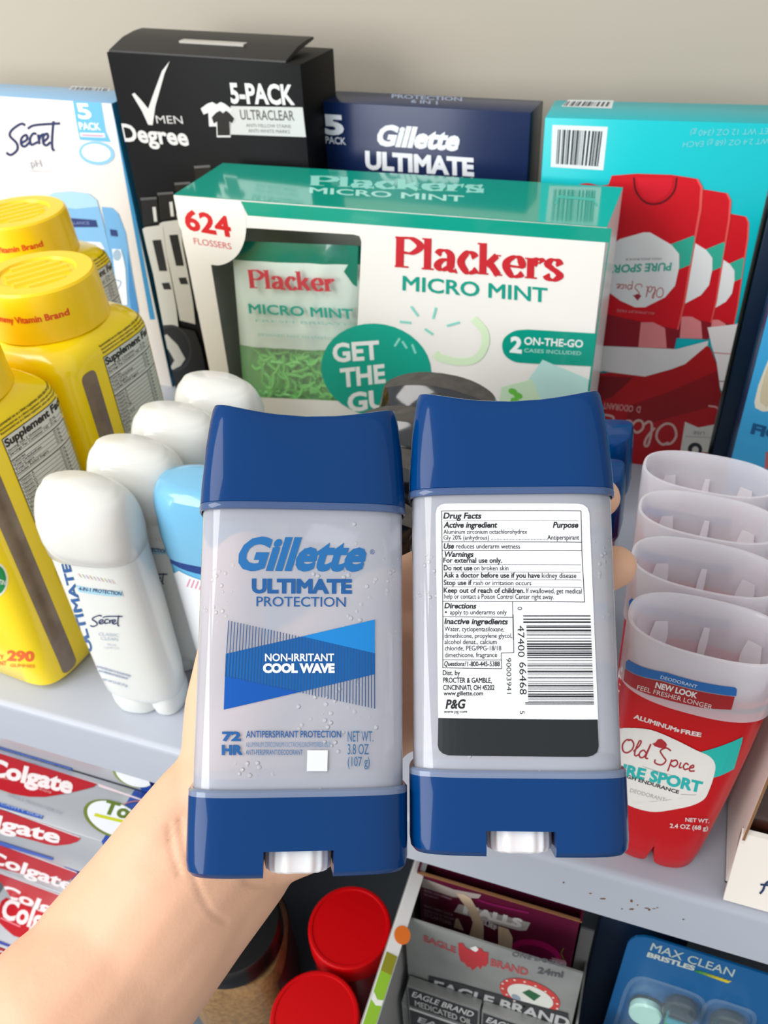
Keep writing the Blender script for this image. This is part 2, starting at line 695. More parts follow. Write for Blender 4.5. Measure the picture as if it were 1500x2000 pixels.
t, M = carton('secret_carton', 'white and light blue five pack deodorant carton left of the black carton', 'box', -.6265, .56, 0, .213, .035, .2370, ('#e6dfda', '#2f86b8', '#8db9dc', '#e8ecf0'), z=.0050, lean=.024)
p = Print(Face(M, front_at(0), rect=(0, .213, 0, .2370)), vp=VPD)
z1 = Z(0, 0, .43333)
z5 = Z(0, 350, .25)
p.poly(z1(495, 436, 510, 440, 700, 1440, 676, 1440, 520, 560), '#2f86b8').up()
p.strokes(SECRET, lambda a, b: z1(a, b)[0], 5.2, '#1d2a58')
p.poly(z1(325, 432, 452, 432, 478, 590, 500, 640, 360, 630, 342, 540), '#6cb9e4').up()
p.text('5', *z1(360, 532)[0], *z1(413, 534)[0], 29, '#ffffff', .03)
p.text('PACK', *z1(362, 583)[0], *z1(455, 586)[0], 14, '#ffffff', .02)
p.quad(*z1(360, 597, 472, 600, 476, 620, 364, 616), '#e9eef6')
p.up().stroke(z1(370, 608, 466, 612), 3, '#c79ab0')
p.ell(*z1(437, 690)[0], 35, 23, '#8cc4e8', 8).up().ell(*z1(435, 688)[0], 28, 17, '#f6f8fb', 8)
p.text('pH', *z1(143, 752)[0], *z1(192, 752)[0], 15, '#9aa0aa')
p.text('balanced', *z1(135, 772)[0], *z1(224, 774)[0], 3.2, '#b5bac2')
for pts, c in (((795, 215, 880, 222, 930, 270, 985, 420, 1020, 640, 1085, 1020, 1090, 1200, 930, 1200, 880, 700), '#6fa9d6'),
               ((1000, 560, 1040, 800, 1085, 1020, 1088, 1200, 1050, 1200, 1010, 900), '#3f83bb'),
               ((380, 130, 420, 104, 560, 94, 700, 112, 760, 160, 800, 300, 870, 600, 930, 1200, 420, 1200), '#7fb4dd')):
    p.poly(z5(*pts), c).up()
p.poly(z5(380, 130, 420, 104, 560, 94, 700, 112, 760, 160, 775, 210, 600, 230, 420, 210), '#a9d0ea').up()
p.quad(*z5(500, 297, 755, 317, 770, 372, 510, 372), '#27356f')
p.poly(z5(862, 388, 915, 395, 925, 445, 870, 440), '#27356f')
p.poly(z5(600, 480, 790, 490, 820, 540, 800, 590, 640, 560), '#eceef2').up()
p.poly(z5(630, 500, 750, 505, 780, 560, 690, 550), '#d8a8bd')
p.poly(z5(880, 540, 950, 545, 970, 620, 985, 700, 1000, 980, 930, 980), '#e4ebf2').up()
p.ell(*z5(920, 590)[0], 8, 11, '#9db3c6')
p.stroke(z5(905, 780, 950, 800, 930, 850), 1.5, '#2c5a94')
p.text('BALANCE', *z5(540, 350)[0], *z5(705, 350)[0], 6, '#8898c8')
p.obj('printed_front', t)
p = Print(Face(M, top_at(.2370)), vp=None)
p.quad(*z1(310, 405, 325, 388, 495, 398, 490, 412), '#cfd6dc').up()
barcode(p, *z1(330, 392, 490, 400, 484, 411, 318, 404), n=30)
p.obj('printed_top', t)

# black carton
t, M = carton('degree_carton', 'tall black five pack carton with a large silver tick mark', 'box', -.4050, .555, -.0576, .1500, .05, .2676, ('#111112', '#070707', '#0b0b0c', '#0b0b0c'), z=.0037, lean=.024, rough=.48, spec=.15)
# raised tuck flap on the top
mb = MB()
F = [(0, 0, .0), (.1487, 0, 0), (.1487, .004, .004), (0, .004, .004)]
mb.ring_loft([[Vector((x, y, .2676 + zz)) for y, zz in ((.001, -.001), (.002, .001), (.02, .006), (.034, .0075), (.044, .0075), (.044, .006), (.02, .003), (.004, -.001))] for x in (.001, .05, .09, .1385)])
mb.obj('tuck_flap', mat('card_151517_30_0', '#151517'), t)
p = Print(Face(M, front_at(0), rect=(0, .15, 0, .2676)), vp=VPD)
p.poly(z1(765, 275, 742, 330, 700, 480, 688, 564, 668, 562, 640, 500, 595, 425, 606, 418, 640, 455, 668, 490, 700, 400, 730, 320), '#d6d6d4')
p.text('MEN', *z1(707, 556)[0], *z1(826, 558)[0], 15.5, '#c9c9c7')
p.text('Degree', *z1(556, 634)[0], *z1(850, 655)[0], 33, '#d9d9d7', .03)
p.text('5-PACK', *z1(1045, 462)[0], *z1(1325, 470)[0], 37, '#e6e6e4', .035)
p.quad(*z1(1040, 478, 1364, 484, 1379, 618, 1040, 606), '#cfcfcc').up()
p.text('ULTRACLEAR', *z1(1086, 538)[0], *z1(1328, 543)[0], 19, '#55534f', .01)
p.text('ANTI-YELLOW STAINS', *z1(1110, 572)[0], *z1(1312, 577)[0], 6.5, '#6b6862')
p.text('ANTI-WHITE MARKS', *z1(1120, 596)[0], *z1(1308, 601)[0], 6.5, '#6b6862')
TS = (0, 40, 30, 15, 55, 5, 75, 18, 95, 5, 115, 15, 150, 45, 138, 70, 118, 62, 122, 135, 40, 135, 36, 62, 14, 72)
p.poly(z1(*[905 + a * .95 if i % 2 == 0 else 455 + a * .85 for i, a in enumerate(TS)]), '#dddddb')
p.up().poly(z1(*[948 + a * .76 if i % 2 == 0 else 486 + a * .98 for i, a in enumerate(TS)]), '#dddddb')
p.up().poly(z1(*[955 + a * .68 if i % 2 == 0 else 494 + a * .86 for i, a in enumerate(TS)]), '#111112')
z7 = Z(250, 300, .3)
for dx, dy, dk in ((345, -205, 1), (218, -97, 1), (108, -33, 0), (0, 0, 0)):
    s = lambda *a: z7(*[v + (dx if i % 2 == 0 else dy) for i, v in enumerate(a)])
    p.up().poly(s(85, 285, 190, 278, 195, 300, 92, 308), '#5a5a5c')
    p.poly(s(92, 300, 195, 293, 212, 450, 105, 468), '#0b0b0c')
    p.up().quad(*s(165, 345, 186, 343, 197, 438, 176, 440), '#d8d8d6')
    p.poly(s(100, 487, 120, 475, 215, 462, 232, 470, 250, 620, 285, 800, 320, 1000, 335, 1140, 235, 1115, 205, 960, 170, 780, 130, 620), '#d6d5d1')
    p.up().quad(*s(165, 560, 222, 556, 262, 760, 210, 760), '#1b1b1d')
    p.quad(*s(225, 838, 275, 835, 290, 880, 240, 880), '#1b1b1d')
p.up().poly(z7(195, 1120, 260, 1110, 440, 1150, 480, 1250, 520, 1440, 270, 1560), '#0d0d0e')
p.up().ell(*z7(300, 1260)[0], 35, 46, '#2c2d30', -15).up().ell(*z7(300, 1260)[0], 31, 41, '#0b0b0c', -15)
p.up().poly(z7(205, 1200, 260, 1170, 330, 1240, 380, 1330, 350, 1375, 300, 1400, 280, 1390, 310, 1340, 270, 1270, 225, 1250), '#c9c8c4')
p.obj('printed_front', t)
mb = MB().box(.050, .016, .2723, .100, .022, .2739)
mb.obj('silver_tape', mat('silver_tape', '#b9b4ab', rough=.5), t)

# navy carton
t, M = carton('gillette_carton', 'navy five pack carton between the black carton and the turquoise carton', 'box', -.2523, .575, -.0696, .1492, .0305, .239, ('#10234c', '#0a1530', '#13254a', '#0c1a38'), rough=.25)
z2 = Z(550, 50, .6334)
p = Print(Face(M, front_at(0), rect=(0, .1492, 0, .239)), vp=VPD)
p.text('5', *z2(138, 332)[0], *z2(187, 335)[0], 35, '#e9edf2', .05)
p.text('PACK', *z2(136, 362)[0], *z2(198, 367)[0], 13, '#d9dee6', .02)
p.text('Gillette', *z2(292, 366)[0], *z2(555, 384)[0], 37, '#eef1f4', .05, .28)
p.text('ULTIMATE', *z2(262, 440)[0], *z2(590, 462)[0], 32, '#eef1f4', .05)
p.text('PROTECTION', *z2(262, 486)[0], *z2(590, 505)[0], 22, '#d5dbe4', .02)
p.obj('printed_front', t)
p = Print(Face(M, top_at(.239)))
p.text('PROTECTION', *z2(340, 223)[0], *z2(555, 233)[0], 7, '#8f9bb4', .03)
p.text('6 IN 1', *z2(400, 238)[0], *z2(480, 243)[0], 6, '#8f9bb4', .03)
p.obj('printed_top', t)

# turquoise carton standing upside down
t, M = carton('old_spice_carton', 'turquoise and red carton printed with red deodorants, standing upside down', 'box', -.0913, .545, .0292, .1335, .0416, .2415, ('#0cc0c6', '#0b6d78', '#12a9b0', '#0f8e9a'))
p = Print(Face(M, front_at(0), rect=(0, .1335, 0, .2415)), vp=VPD)
z6 = Z(1130, 300, .325)
p.quad(*z2(835, 306, 1006, 312, 992, 446, 830, 436), '#e9ebea').up()
barcode(p, *z2(852, 320, 992, 326, 978, 434, 846, 426), n=34)
p.text('NET WT 2.4 OZ (68 g) EACH', *z2(1560, 345)[0], *z2(1240, 358)[0], 11, '#7ad3d8')
p.text('5 - NET WT 12 OZ (340 g)', *z2(1560, 314)[0], *z2(1262, 322)[0], 12, '#7ad3d8')
# three red sticks, printed upside down
def pic_stick(s, big):
    p.up().poly(s(200, 130, 350, 118, 560, 125, 720, 150, 748, 200, 740, 330, 690, 600, 640, 900, 600, 1060, 120, 1050, 150, 850, 190, 550, 240, 300, 240, 210, 175, 200), '#d3101f')
    p.up().poly(s(720, 150, 748, 200, 740, 330, 690, 600, 640, 900, 600, 1060, 590, 1060, 628, 900, 676, 600, 724, 330, 732, 200, 706, 150), '#ea5a55')
    p.poly(s(545, 545, 690, 490, 700, 500, 672, 665, 585, 700, 610, 620), '#35b398')
    p.up().poly(s(200, 545, 250, 510, 390, 470, 430, 470, 560, 545, 605, 600, 605, 680, 580, 790, 520, 860, 400, 920, 340, 920, 250, 880, 170, 820, 175, 700), '#eef0ec')
    p.poly(s(160, 960, 600, 1055, 575, 1170, 120, 1150), '#8f1522')
    p.poly(s(375, 1010, 450, 1010, 520, 1045, 530, 1165, 360, 1160), '#e98b8b')


pic_stick(lambda *a: z6(*[v * .62 + 562 if i % 2 == 0 else v * .72 + 270 for i, v in enumerate(a)]), 0)
pic_stick(lambda *a: z6(*[v * .8 + 320 if i % 2 == 0 else v * .86 + 108 for i, v in enumerate(a)]), 0)
pic_stick(z6, 1)
p.up().stroke(z6(10, 195, 60, 190, 130, 205, 200, 195), 10, '#d3101f')
p.stroke(z6(332, 140, 345, 220, 390, 280, 450, 300, 520, 280, 575, 220, 590, 140), 3.4, '#5f0d18')
p.poly(z6(355, 140, 570, 140, 560, 210, 510, 265, 455, 285, 395, 262, 360, 205), '#d8172a')
p.text('PURE SPORT', *z6(560, 652)[0], *z6(175, 668)[0], 15, '#3bb39b', .03)
p.text('HIGH ENDURANCE', *z6(500, 622)[0], *z6(285, 626)[0], 4, '#6a6a6a')
OLDSP = [[(40, 8), (18, 12), (4, 40), (14, 72), (38, 78), (60, 55), (62, 25), (44, 6), (26, 14)],
         [(70, 62), (92, 28), (98, 2), (88, 0), (80, 40), (80, 74), (90, 82), (104, 70)],
         [(138, 52), (122, 42), (106, 58), (108, 78), (122, 84), (138, 66), (152, 0), (145, 50), (143, 78), (158, 80)],
         [(268, 8), (238, 0), (212, 22), (232, 46), (254, 66), (236, 94), (200, 92), (196, 74)],
         [(284, 52), (278, 118)], [(282, 66), (306, 50), (320, 66), (306, 86), (284, 80)],
         [(336, 54), (334, 82), (348, 80)], [(380, 58), (364, 52), (354, 72), (366, 86), (384, 76)],
         [(388, 72), (408, 64), (404, 52), (390, 66), (394, 86), (420, 80)]]
def osw(x0, y0, x1, y1, hh):
    """maps the script lettering (0..424 wide) to a baseline"""
    d = Vector((x1 - x0, y1 - y0)) / 424
    u = Vector((-d.y, d.x)).normalized() * hh / 85
    return lambda a, b: tuple(Vector((x0, y0)) + d * a + u * (b - 84))
tf = osw(*z6(515, 800)[0], *z6(225, 780)[0], 22)
p.strokes([[(a, b) for a, b in g] for g in OLDSP], tf, 1.7, '#c05050', seg=4)
p.poly(z6(330, 850, 355, 838, 378, 850, 356, 880), '#a2303a')
p.text('ALUMINUM FREE', *z6(460, 950)[0], *z6(230, 930)[0], 5, '#d98a8a')
for s in ((1, 0, 0), (.8, 320, 108), (.62, 405, 270)):
    pass
p.up().poly(z6(110, 1150, 590, 1170, 780, 1120, 770, 1200, 640, 1260, 560, 1290, 400, 1335, 300, 1335, 150, 1300, 90, 1320), '#e6e3de')
p.poly(z6(775, 1040, 950, 1020, 1010, 940, 1020, 1010, 960, 1200, 920, 1420, 880, 1470, 850, 1400, 830, 1250, 800, 1150), '#ece6e2')
p.up().poly(z6(80, 1320, 200, 1310, 400, 1335, 560, 1290, 640, 1260, 770, 1150, 790, 1160, 830, 1260, 850, 1420, 880, 1480, 870, 1850, 300, 1900, 60, 1500), '#b30d12')
p.up().poly(z6(120, 1330, 330, 1340, 200, 1460, 90, 1490), '#7e0a12')
p.poly(z6(330, 1500, 560, 1420, 830, 1300, 850, 1420, 860, 1500, 400, 1620, 280, 1590), '#92090f')
p.stroke(z6(800, 1190, 940, 1200), 1.6, '#c46a62')
p.stroke(z6(840, 1362, 930, 1365), 1.6, '#7a2a2a')
p.stroke(z6(780, 1510, 830, 1520, 860, 1560, 890, 1550), 3, '#d9a8a4')
p.text('DEODORANT', *z6(375, 1515)[0], *z6(150, 1490)[0], 12, '#d9a49c', .01)
p.strokes([[(a, b) for a, b in g] for g in OLDSP[:4]], osw(*z6(600, 1612)[0], *z6(-240, 1562)[0], 48), 4.5, '#d8b4a8', seg=5)
p.up().poly(z6(640, 1605, 720, 1640, 825, 1620, 795, 1790, 612, 1780), '#d9d7cc').up()
p.ell(*z6(700, 1770)[0], 14, 13, '#2a2f2c').up().ell(*z6(702, 1774)[0], 6.5, 7, '#d9d7cc')
p.text('USE', *z6(760, 1665)[0], *z6(690, 1660)[0], 6, '#77776e')
p.stroke(z6(640, 1692, 800, 1700), 1, '#99988e')
p.obj('printed_front', t)
p = Print(Face(M, top_at(.2415)))
p.quad(*z2(862, 250, 884, 229, 1024, 231, 1018, 256), '#d5dcdc').up()
barcode(p, *z2(880, 234, 1016, 236, 1008, 250, 868, 248), n=28)
p.obj('printed_top', t)

# blue carton at the right
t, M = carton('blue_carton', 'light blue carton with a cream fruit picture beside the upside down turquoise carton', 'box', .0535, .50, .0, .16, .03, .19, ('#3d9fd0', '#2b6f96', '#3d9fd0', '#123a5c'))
p = Print(Face(M, front_at(0), rect=(0, .16, 0, .19)), vp=VPD)
zc = Z(1400, 600, .15)
p.poly(zc(668, 690, 600, 860, 540, 1020, 490, 1230, 500, 1310, 600, 1360, 700, 1350, 900, 1300, 900, 690), '#e4dcc4')
p.up().poly(zc(668, 760, 620, 900, 570, 1100, 560, 1230, 640, 1300, 800, 1250, 900, 900), '#d3c6a4')
p.text('FIG', *zc(450, 1640)[0], *zc(800, 1730)[0], 19, '#15527f', .05)
p.poly(zc(640, 1880, 900, 1900, 900, 2100, 620, 2100), '#b5625c')
p.obj('printed_front', t)

t, M = carton('gap_shade_filler', 'dark navy block added to stand for the shade between turquoise and light blue cartons', 'box', .0450, .5450, 0, .03, .04, .19, ('#0c2338', '#081523', '#0c2338', '#081523'))  # added filler, its dark colour stands in for shade in the gap

# ------------------------------------------------------------------ floss pick carton with a window
PW, PD, PH = .2709, .0657, .2069
M = pose(-.3113, .47, 0, -.0122)
t = thing('floss_pick_carton', 'white and green floss pick carton with a window, in front of the navy carton', 'box', M)
white = mat('card_white', '#f3f0e8', rough=.32, coat=.3, bump=.02, bscale=250)
green = mat('card_green', '#0f9d86', rough=.12, coat=.6, bump=.015, bscale=200)
tan = mat('card_inside', '#e9e9dc', rough=.7, bump=.1)
ff = Face(M, front_at(0))
win = [ff.at(*q) for q in [(440, 512), (482, 445), (500, 446), (690, 458), (702, 461), (706, 472), (700, 600), (690, 785), (470, 775), (452, 762), (412, 518)]]
mb = MB()
out = [(0, 0), (PW, 0), (PW, PH), (0, PH)]
for y, rev in ((0, 0), (.0006, 1)):
    lp = [[Vector((a, b, 0)) for a, b in out], [Vector((a, b, 0)) for a, b in win]]
    b0 = len(mb.v)
    mb.v += [Vector((a.x, y, a.y)) for l in lp for a in l]
    for f in geometry.tessellate_polygon(lp):
        f = tuple(b0 + i for i in f)
        n = (mb.v[f[1]] - mb.v[f[0]]).cross(mb.v[f[2]] - mb.v[f[0]])
        if (n.y > 0) != bool(rev):
            f = f[::-1]
        mb.f.append(f)
        mb.m.append(0 if not rev else 2)
mb.box(0, 0.0006, 0, .0006, PD, PH, 0).box(PW - .0006, .0006, 0, PW, PD, PH, 0).box(0, PD - .0006, 0, PW, PD, PH, 2)
mb.box(0, 0, PH - .0003, PW, PD, PH + .0003, 1).box(0, .0006, .0, PW, PD, .0006, 2)
mb.box(.0012, .0006, .001, .0018, PD - .001, PH - .001, 2)
mb.obj('carton', [white, green, tan], t)
p = Print(ff, vp=VPD)
p.poly([(470, 393), (1193, 446), (1190, 474), (484, 421)], mat('card_green', ''))
p.poly([(1191, 475), (1195, 446), (1193, 446), (1150, 778), (1146, 778)], mat('card_green', ''))
p.up().poly([(339, 381)] + catmull([(467, 391), (476, 405), (481, 435), (478, 468), (466, 495), (448, 511), (428, 518), (411, 516)]) + [(380, 500), (350, 440)], white)
p.up().text('624', 366, 447, 452, 462, 38, '#d4232b', .035)
p.text('FLOSSERS', 380, 476, 453, 487, 12, '#d9555a', .005)
GL = {'P': (.66, [((.12, 0), (.12, 1), .2), ((.15, .965), (.42, .96), (.62, .74), (.42, .5), (.15, .5))], [(0, 0, .34, .06), (0, .94, .2, 1)]),
      'l': (.3, [((.14, 0), (.14, 1.02), .18)], [(0, 0, .3, .055), (0, .965, .14, 1.02)]),
      'a': (.56, [((.08, .52), (.16, .65), (.3, .66), (.41, .5), (.41, .1), (.5, .02), (.56, .05)), ((.4, .4), (.2, .34), (.09, .17), (.2, .04), (.4, .16))], []),
      'c': (.5, [((.46, .52), (.38, .65), (.25, .66), (.1, .35), (.25, .03), (.4, .05), (.49, .15))], []),
      'k': (.62, [((.14, 0), (.14, 1.02), .18), ((.22, .3), (.48, .65)), ((.3, .4), (.36, .3), (.52, .02))], [(0, 0, .28, .055), (0, .965, .14, 1.02), (.38, .63, .58, .68), (.4, 0, .62, .055)]),
      'e': (.55, [((.1, .36), (.46, .36), (.43, .6), (.3, .66), (.12, .5), (.1, .28), (.24, .03), (.4, .05), (.5, .15))], []),
      'r': (.46, [((.14, 0), (.14, .67), .18), ((.2, .44), (.28, .62), (.38, .64), (.43, .55))], [(0, 0, .3, .055), (0, .62, .14, .67)]),
      's': (.46, [((.4, .5), (.34, .65), (.2, .66), (.1, .52), (.2, .39), (.32, .29), (.4, .16), (.26, .02), (.12, .05), (.06, .17))], [])}


def serif(p, word, x0, y0, x1, y1, h, c, thick=.16, thin=.055):
    tot = sum(GL[ch][0] for ch in word)
    d = Vector((x1 - x0, y1 - y0)) / tot
    u = Vector((d.y, -d.x)).normalized()
    if p.vp is not None:
        u = (Vector(((x0 + x1) / 2, (y0 + y1) / 2)) - p.vp).normalized()
    u *= h
    pos = Vector((x0, y0))
    for ch in word:
        adv, st, se = GL[ch]
        f = lambda a, b: pos + d * a + u * b
        p.buf = []
        for g in st:
            if isinstance(g[-1], float):
                p.stroke([f(*g[0]), f(*g[1])], g[-1] * d.length, c)
            else:
                p.stroke([f(*q) for q in g], thick * d.length, c, thin=thin * h, pen=math.atan2(d.y, d.x))
        for a, b, a2, b2 in se:
            p.raw([f(a, b), f(a2, b), f(a2, b2), f(a, b2)], [(0, 1, 2, 3)], c)
        p.fuse(c)
        pos = pos + d * adv


serif(p, 'Plackers', 771, 521, 1098, 549, 60, '#c9252e', .2, .07)
p.text('MICRO MINT', 787, 566, 1068, 590, 27, '#0f9d86', .02)
p.ell(735, 722, 108, 90, '#10a48c', 10).up()
p.text('GET', 653, 706, 741, 700, 34, '#f0f3ee', .035)
p.text('THE', 668, 755, 752, 746, 34, '#f0f3ee', .035)
p.text('GUM', 682, 803, 800, 790, 34, '#f0f3ee', .035)
for a in ((803, 598, 817, 617), (852, 600, 846, 622), (781, 628, 803, 630), (873, 636, 898, 629), (830, 642, 846, 653), (771, 676, 781, 660), (805, 672, 812, 690), (795, 680, 786, 666)):
    p.stroke([a[:2], a[2:]], 4.5, '#8ad7c6')
p.stroke([(925, 622), (945, 645), (948, 672), (930, 700), (895, 706), (860, 698), (850, 690)], 15, '#d9efc8')
p.poly([(1165, 651)] + catmull([(1030, 643), (1005, 646), (986, 659), (981, 676), (987, 694), (1005, 706), (1030, 709)]) + [(1157, 715)], mat('card_green', ''))
p.up().text('2', 998, 686, 1017, 688, 28, '#eef4f0', .05)
p.text('ON-THE-GO', 1024, 672, 1138, 678, 14, '#eef4f0', .025)
p.text('CASES INCLUDED', 1024, 687, 1135, 693, 7, '#a7dccf', .01)
p.poly([(1060, 702), (1150, 740), (1146, 790), (1090, 790), (1000, 790), (1040, 730)], '#bfe6dd')
p.poly([(980, 755), (1040, 740), (1060, 790), (975, 790)], '#cde8c4').up()
for x, y in ((1002, 764), (1012, 772), (1006, 782)):
    p.ell(x, y, 9, 6, '#6cc04a', 20)
p.obj('printed_front', t)
p = Print(Face(M, top_at(PH + .0003)))
serif(p, 'Plackers', 605, 362, 945, 376, 19, '#8fd4c6', .2, .1)
p.text('MICRO MINT', 605, 377, 905, 394, 11, '#a8ded2', .02)
p.obj('printed_top', t)
p = Print(Face(M, top_at(PH + .0003)))
p.stroke([(1085, 398), (1090, 384), (1160, 390), (1166, 402)], 5, '#3db29f', curve=False)
p.obj('tab_slot', t)
# pouch of picks inside
M2 = M @ Matrix.Translation((0, .010, 0))
t2 = thing('floss_pick_pouch', 'clear pouch of green floss picks seen through the window of the green and white carton', 'pouch', M2)
pu = Face(M2, front_at(0))
c = [Vector((*pu.at(*q), 0)) for q in ((452, 470), (705, 480), (692, 800), (478, 790))]
def pil(k, mats_y):
    g = []
    for j in range(21):
        r = []
        for i in range(29):
            a, b = i / 28, j / 20
            v = (c[3].lerp(c[2], a)).lerp(c[0].lerp(c[1], a), b)
            bul = (math.sin(PI * min(1, max(0, a))) ** .5) * (math.sin(PI * b) ** .5)
            wr = noise.noise(Vector((a * 9, b * 7, 3))) * .0016
            r.append(Vector((v.x, -k * (.004 * bul + wr * bul), v.y)))
        g.append(r)
    return g
mb = MB()
front, back = pil(1, 0), pil(-3, 0)
for gsurf, rev in ((front, False), (back, True)):
    b0 = len(mb.v)
    for r in gsurf:
        mb.v += r
    for j in range(20):
        for i in range(28):
            f = (b0 + j * 29 + i, b0 + j * 29 + i + 1, b0 + (j + 1) * 29 + i + 1, b0 + (j + 1) * 29 + i)
            mb.f.append(f[::-1] if rev else f)
            mb.m.append(1 if j >= 18 else (0 if j >= 8 else (3 if rev else 2)))
frost = mat('pouch_frost', '#d9e8dc', rough=.35, coat=.6, bump=.15, bscale=120)
pgreen = mat('pouch_green', '#0d7a63', rough=.2, coat=.8, bump=.25, bscale=90)
clear = mat('pouch_clear', '#d4f0cf', rough=.15, alpha=.28, coat=.6)
mb.obj('film', [frost, pgreen, clear, mat('pouch_back', '#7fd07c', rough=.4)], t2)
hf = lambda u, v: .0064
pp = Print(Face(M2, front_at(0), hf), vp=VPD, eps=4e-4)
serif(pp, 'Placker', 488, 562, 655, 569, 36, '#c6414a', .2, .07)
pp.text('MICRO MINT', 488, 611, 690, 622, 18, '#2aa48f', .025)
pp.text('FRESH BREATH', 500, 628, 690, 636, 5, '#8fc9bb')
pp.text('DESIGNED NOT TO STRETCH', 505, 655, 655, 664, 5, '#8fc9bb')
pp.poly([(676, 478), (700, 480), (698, 560), (690, 555), (672, 530), (684, 510)], pgreen)
pp.obj('printed_film', t2)
mb = MB()
rr = random.Random(4)
gp = mat('pick_green', '#8df07c', rough=.3, sss=.2)
for i in range(150):
    cx, cz = pu.at(rr.uniform(500, 690), rr.uniform(680, 790))
    y = rr.uniform(.000, .010)
    R = Matrix.Rotation(rr.uniform(0, PI), 4, 'Y') @ Matrix.Rotation(rr.uniform(-.4, .4), 4, 'X')
    Lh = rr.uniform(.008, .014)
    bm = bmesh.new()
    pts = [(-Lh, 0), (-Lh * .3, .001), (0, .0), (Lh * .4, .004), (Lh * .8, .005), (Lh, .0015)]
    for k in range(len(pts) - 1):
        a, b = pts[k], pts[k + 1]
        bmesh.ops.create_cone(bm, cap_ends=True, segments=5, radius1=.0012, radius2=.0012, depth=math.dist(a, b),
                              matrix=Matrix.Translation(((a[0] + b[0]) / 2, 0, (a[1] + b[1]) / 2)) @ Matrix.Rotation(PI / 2 - math.atan2(b[1] - a[1], b[0] - a[0]), 4, 'Y'))
    mb.add_bm(bm, 0, Matrix.Translation((cx, y, cz)) @ R)
o = mb.obj('floss_picks', gp, t2)
o['kind'] = 'stuff'

# ------------------------------------------------------------------ deodorants and bottles standing on the shelf
class Body:
    """oval moulded body given by (z, half width, half depth, squareness) stations"""

    def __init__(s, st):
        s.st = st

    def q(s, z):
        st = s.st
        if z <= st[0][0]:
            return st[0][1:]
        for a, b in zip(st, st[1:]):
            if z <= b[0]:
                t = (z - a[0]) / max(b[0] - a[0], 1e-9)
                return tuple(x + (y - x) * t for x, y in zip(a[1:], b[1:]))
        return st[-1][1:]

    def h(s, u, v):
        a, b, n = s.q(v)
        k = min(abs(u / a), .995)
        return b * (1 - k ** n) ** (1 / n)

    def rings(s, N=56, zf=None):
        return [sel(a, b, n, N, z, zf=zf) for z, a, b, n in s.st]


pearl = mat('pearl_plastic', '#e6e8e3', rough=.28, coat=.5, sss=.25, bump=.02, bscale=90)
frostcap = mat('frosted_cap', '#ecece6', rough=.22, trans=.12, ior=1.2, coat=.6, bump=.03, bscale=60)

# ---- white deodorants with frosted caps
SB = Body([(.012, .0205, .0125, 2.6), (.016, .0225, .0135, 2.7), (.03, .0232, .0142, 2.8), (.075, .0238, .015, 2.8), (.122, .0236, .0154, 2.8)])
M = pose(-.2445, .2445, 0, .13)
sec = thing('white_deodorant', 'white deodorant with frosted cap, frontmost of its row, printed in navy script', 'deodorant', M, 'white deodorants with frosted caps')
MB().ring_loft([sel(.0185, .0105, 2.6, 56, .0105), sel(.0198, .0118, 2.6, 56, .0110)] + SB.rings()).obj('body', pearl, sec)
mb = MB()
for x, y, k in ((-.0055, -.0005, 1.42), (.0122, .001, .92)):
    mb.ring_loft([sel(.0085 * k, .0100, 2.4, 40, 0, x, y), sel(.0095 * k, .0117, 2.4, 40, .0012, x, y), sel(.0102 * k, .0127, 2.4, 40, .006, x, y), sel(.0102 * k, .0128, 2.4, 40, .012, x, y), sel(.0096 * k, .0120, 2.4, 40, .0155, x, y)])
mb.obj('foot', pearl, sec)
cap = [(.1165, .0236, .0156, 2.8), (.1170, .0241, .0162, 2.8), (.1235, .0243, .0166, 2.8), (.126, .0247, .0170, 2.8), (.135, .0247, .0168, 2.7), (.1415, .0238, .0158, 2.5), (.146, .0226, .0144, 2.3), (.149, .0211, .0128, 2.2), (.1506, .0196, .0114, 2.1), (.1512, .0188, .0106, 2.0), (.1534, .0172, .009, 2.0)]
tilt = lambda x, y, z: z - .0018 * max(0, (z - .138) / .0158) * (x / .02) + (y / .012) * .0016 * max(0, (z - .138) / .0158)
MB().ring_loft([sel(a, b, n, 56, z, zf=tilt) for z, a, b, n in cap], cap0=False).obj('cap', frostcap, sec, smooth=75)
SECF = Face(M, FRONT, SB.h, lambda v: .97 * SB.q(v)[0])
z3 = Z(0, 600, .42517)
p = Print(SECF, step=.0025, eps=2.2e-4)
p.text('ULTIMATE', *z3(425, 1578)[0], *z3(318, 1172)[0], 15, '#2b5c96', .03, .12)
p.poly(z3(352, 1277, 560, 1303, 566, 1326, 362, 1305), '#a9d2e2').up()
p.text('4-IN-1 PROTECTION', *z3(363, 1298)[0], *z3(558, 1322)[0], 6.5, '#1f3f74', .02)
for i in range(10):
    x = 358 + i * 17
    p.stroke(z3(x, 1222 + i * 3.2, x + 14, 1240 + i * 3.2), 2, ('#e4cfc6', '#d9e0c8', '#d6d2e2')[i % 3])
p.strokes(SECRET, lambda a, b: z3(415 + (a - 28) * .61, 1412 + (b - 556) * .37 + (a - 28) * .03)[0], 2.2, '#22305e')
p.text('CLASSIC', *z3(452, 1506)[0], *z3(545, 1513)[0], 6, '#b9c4d4')
p.text('CLEAN', *z3(462, 1526)[0], *z3(540, 1532)[0], 6, '#b9c4d4')
p.text('BLUE', *z3(492, 1552)[0], *z3(533, 1555)[0], 4, '#c9d1dc')
p.text('CLEAR GEL', *z3(478, 1566)[0], *z3(548, 1570)[0], 4, '#c9d1dc')
p.stroke(z3(432, 1640, 432, 1655, 440, 1672), 1.6, '#8fa3c4')
p.text('ALUMINUM ZIRCONIUM OCTACHLOROHYDREX', *z3(442, 1652)[0], *z3(600, 1698)[0], 4, '#5f78a8', .01)
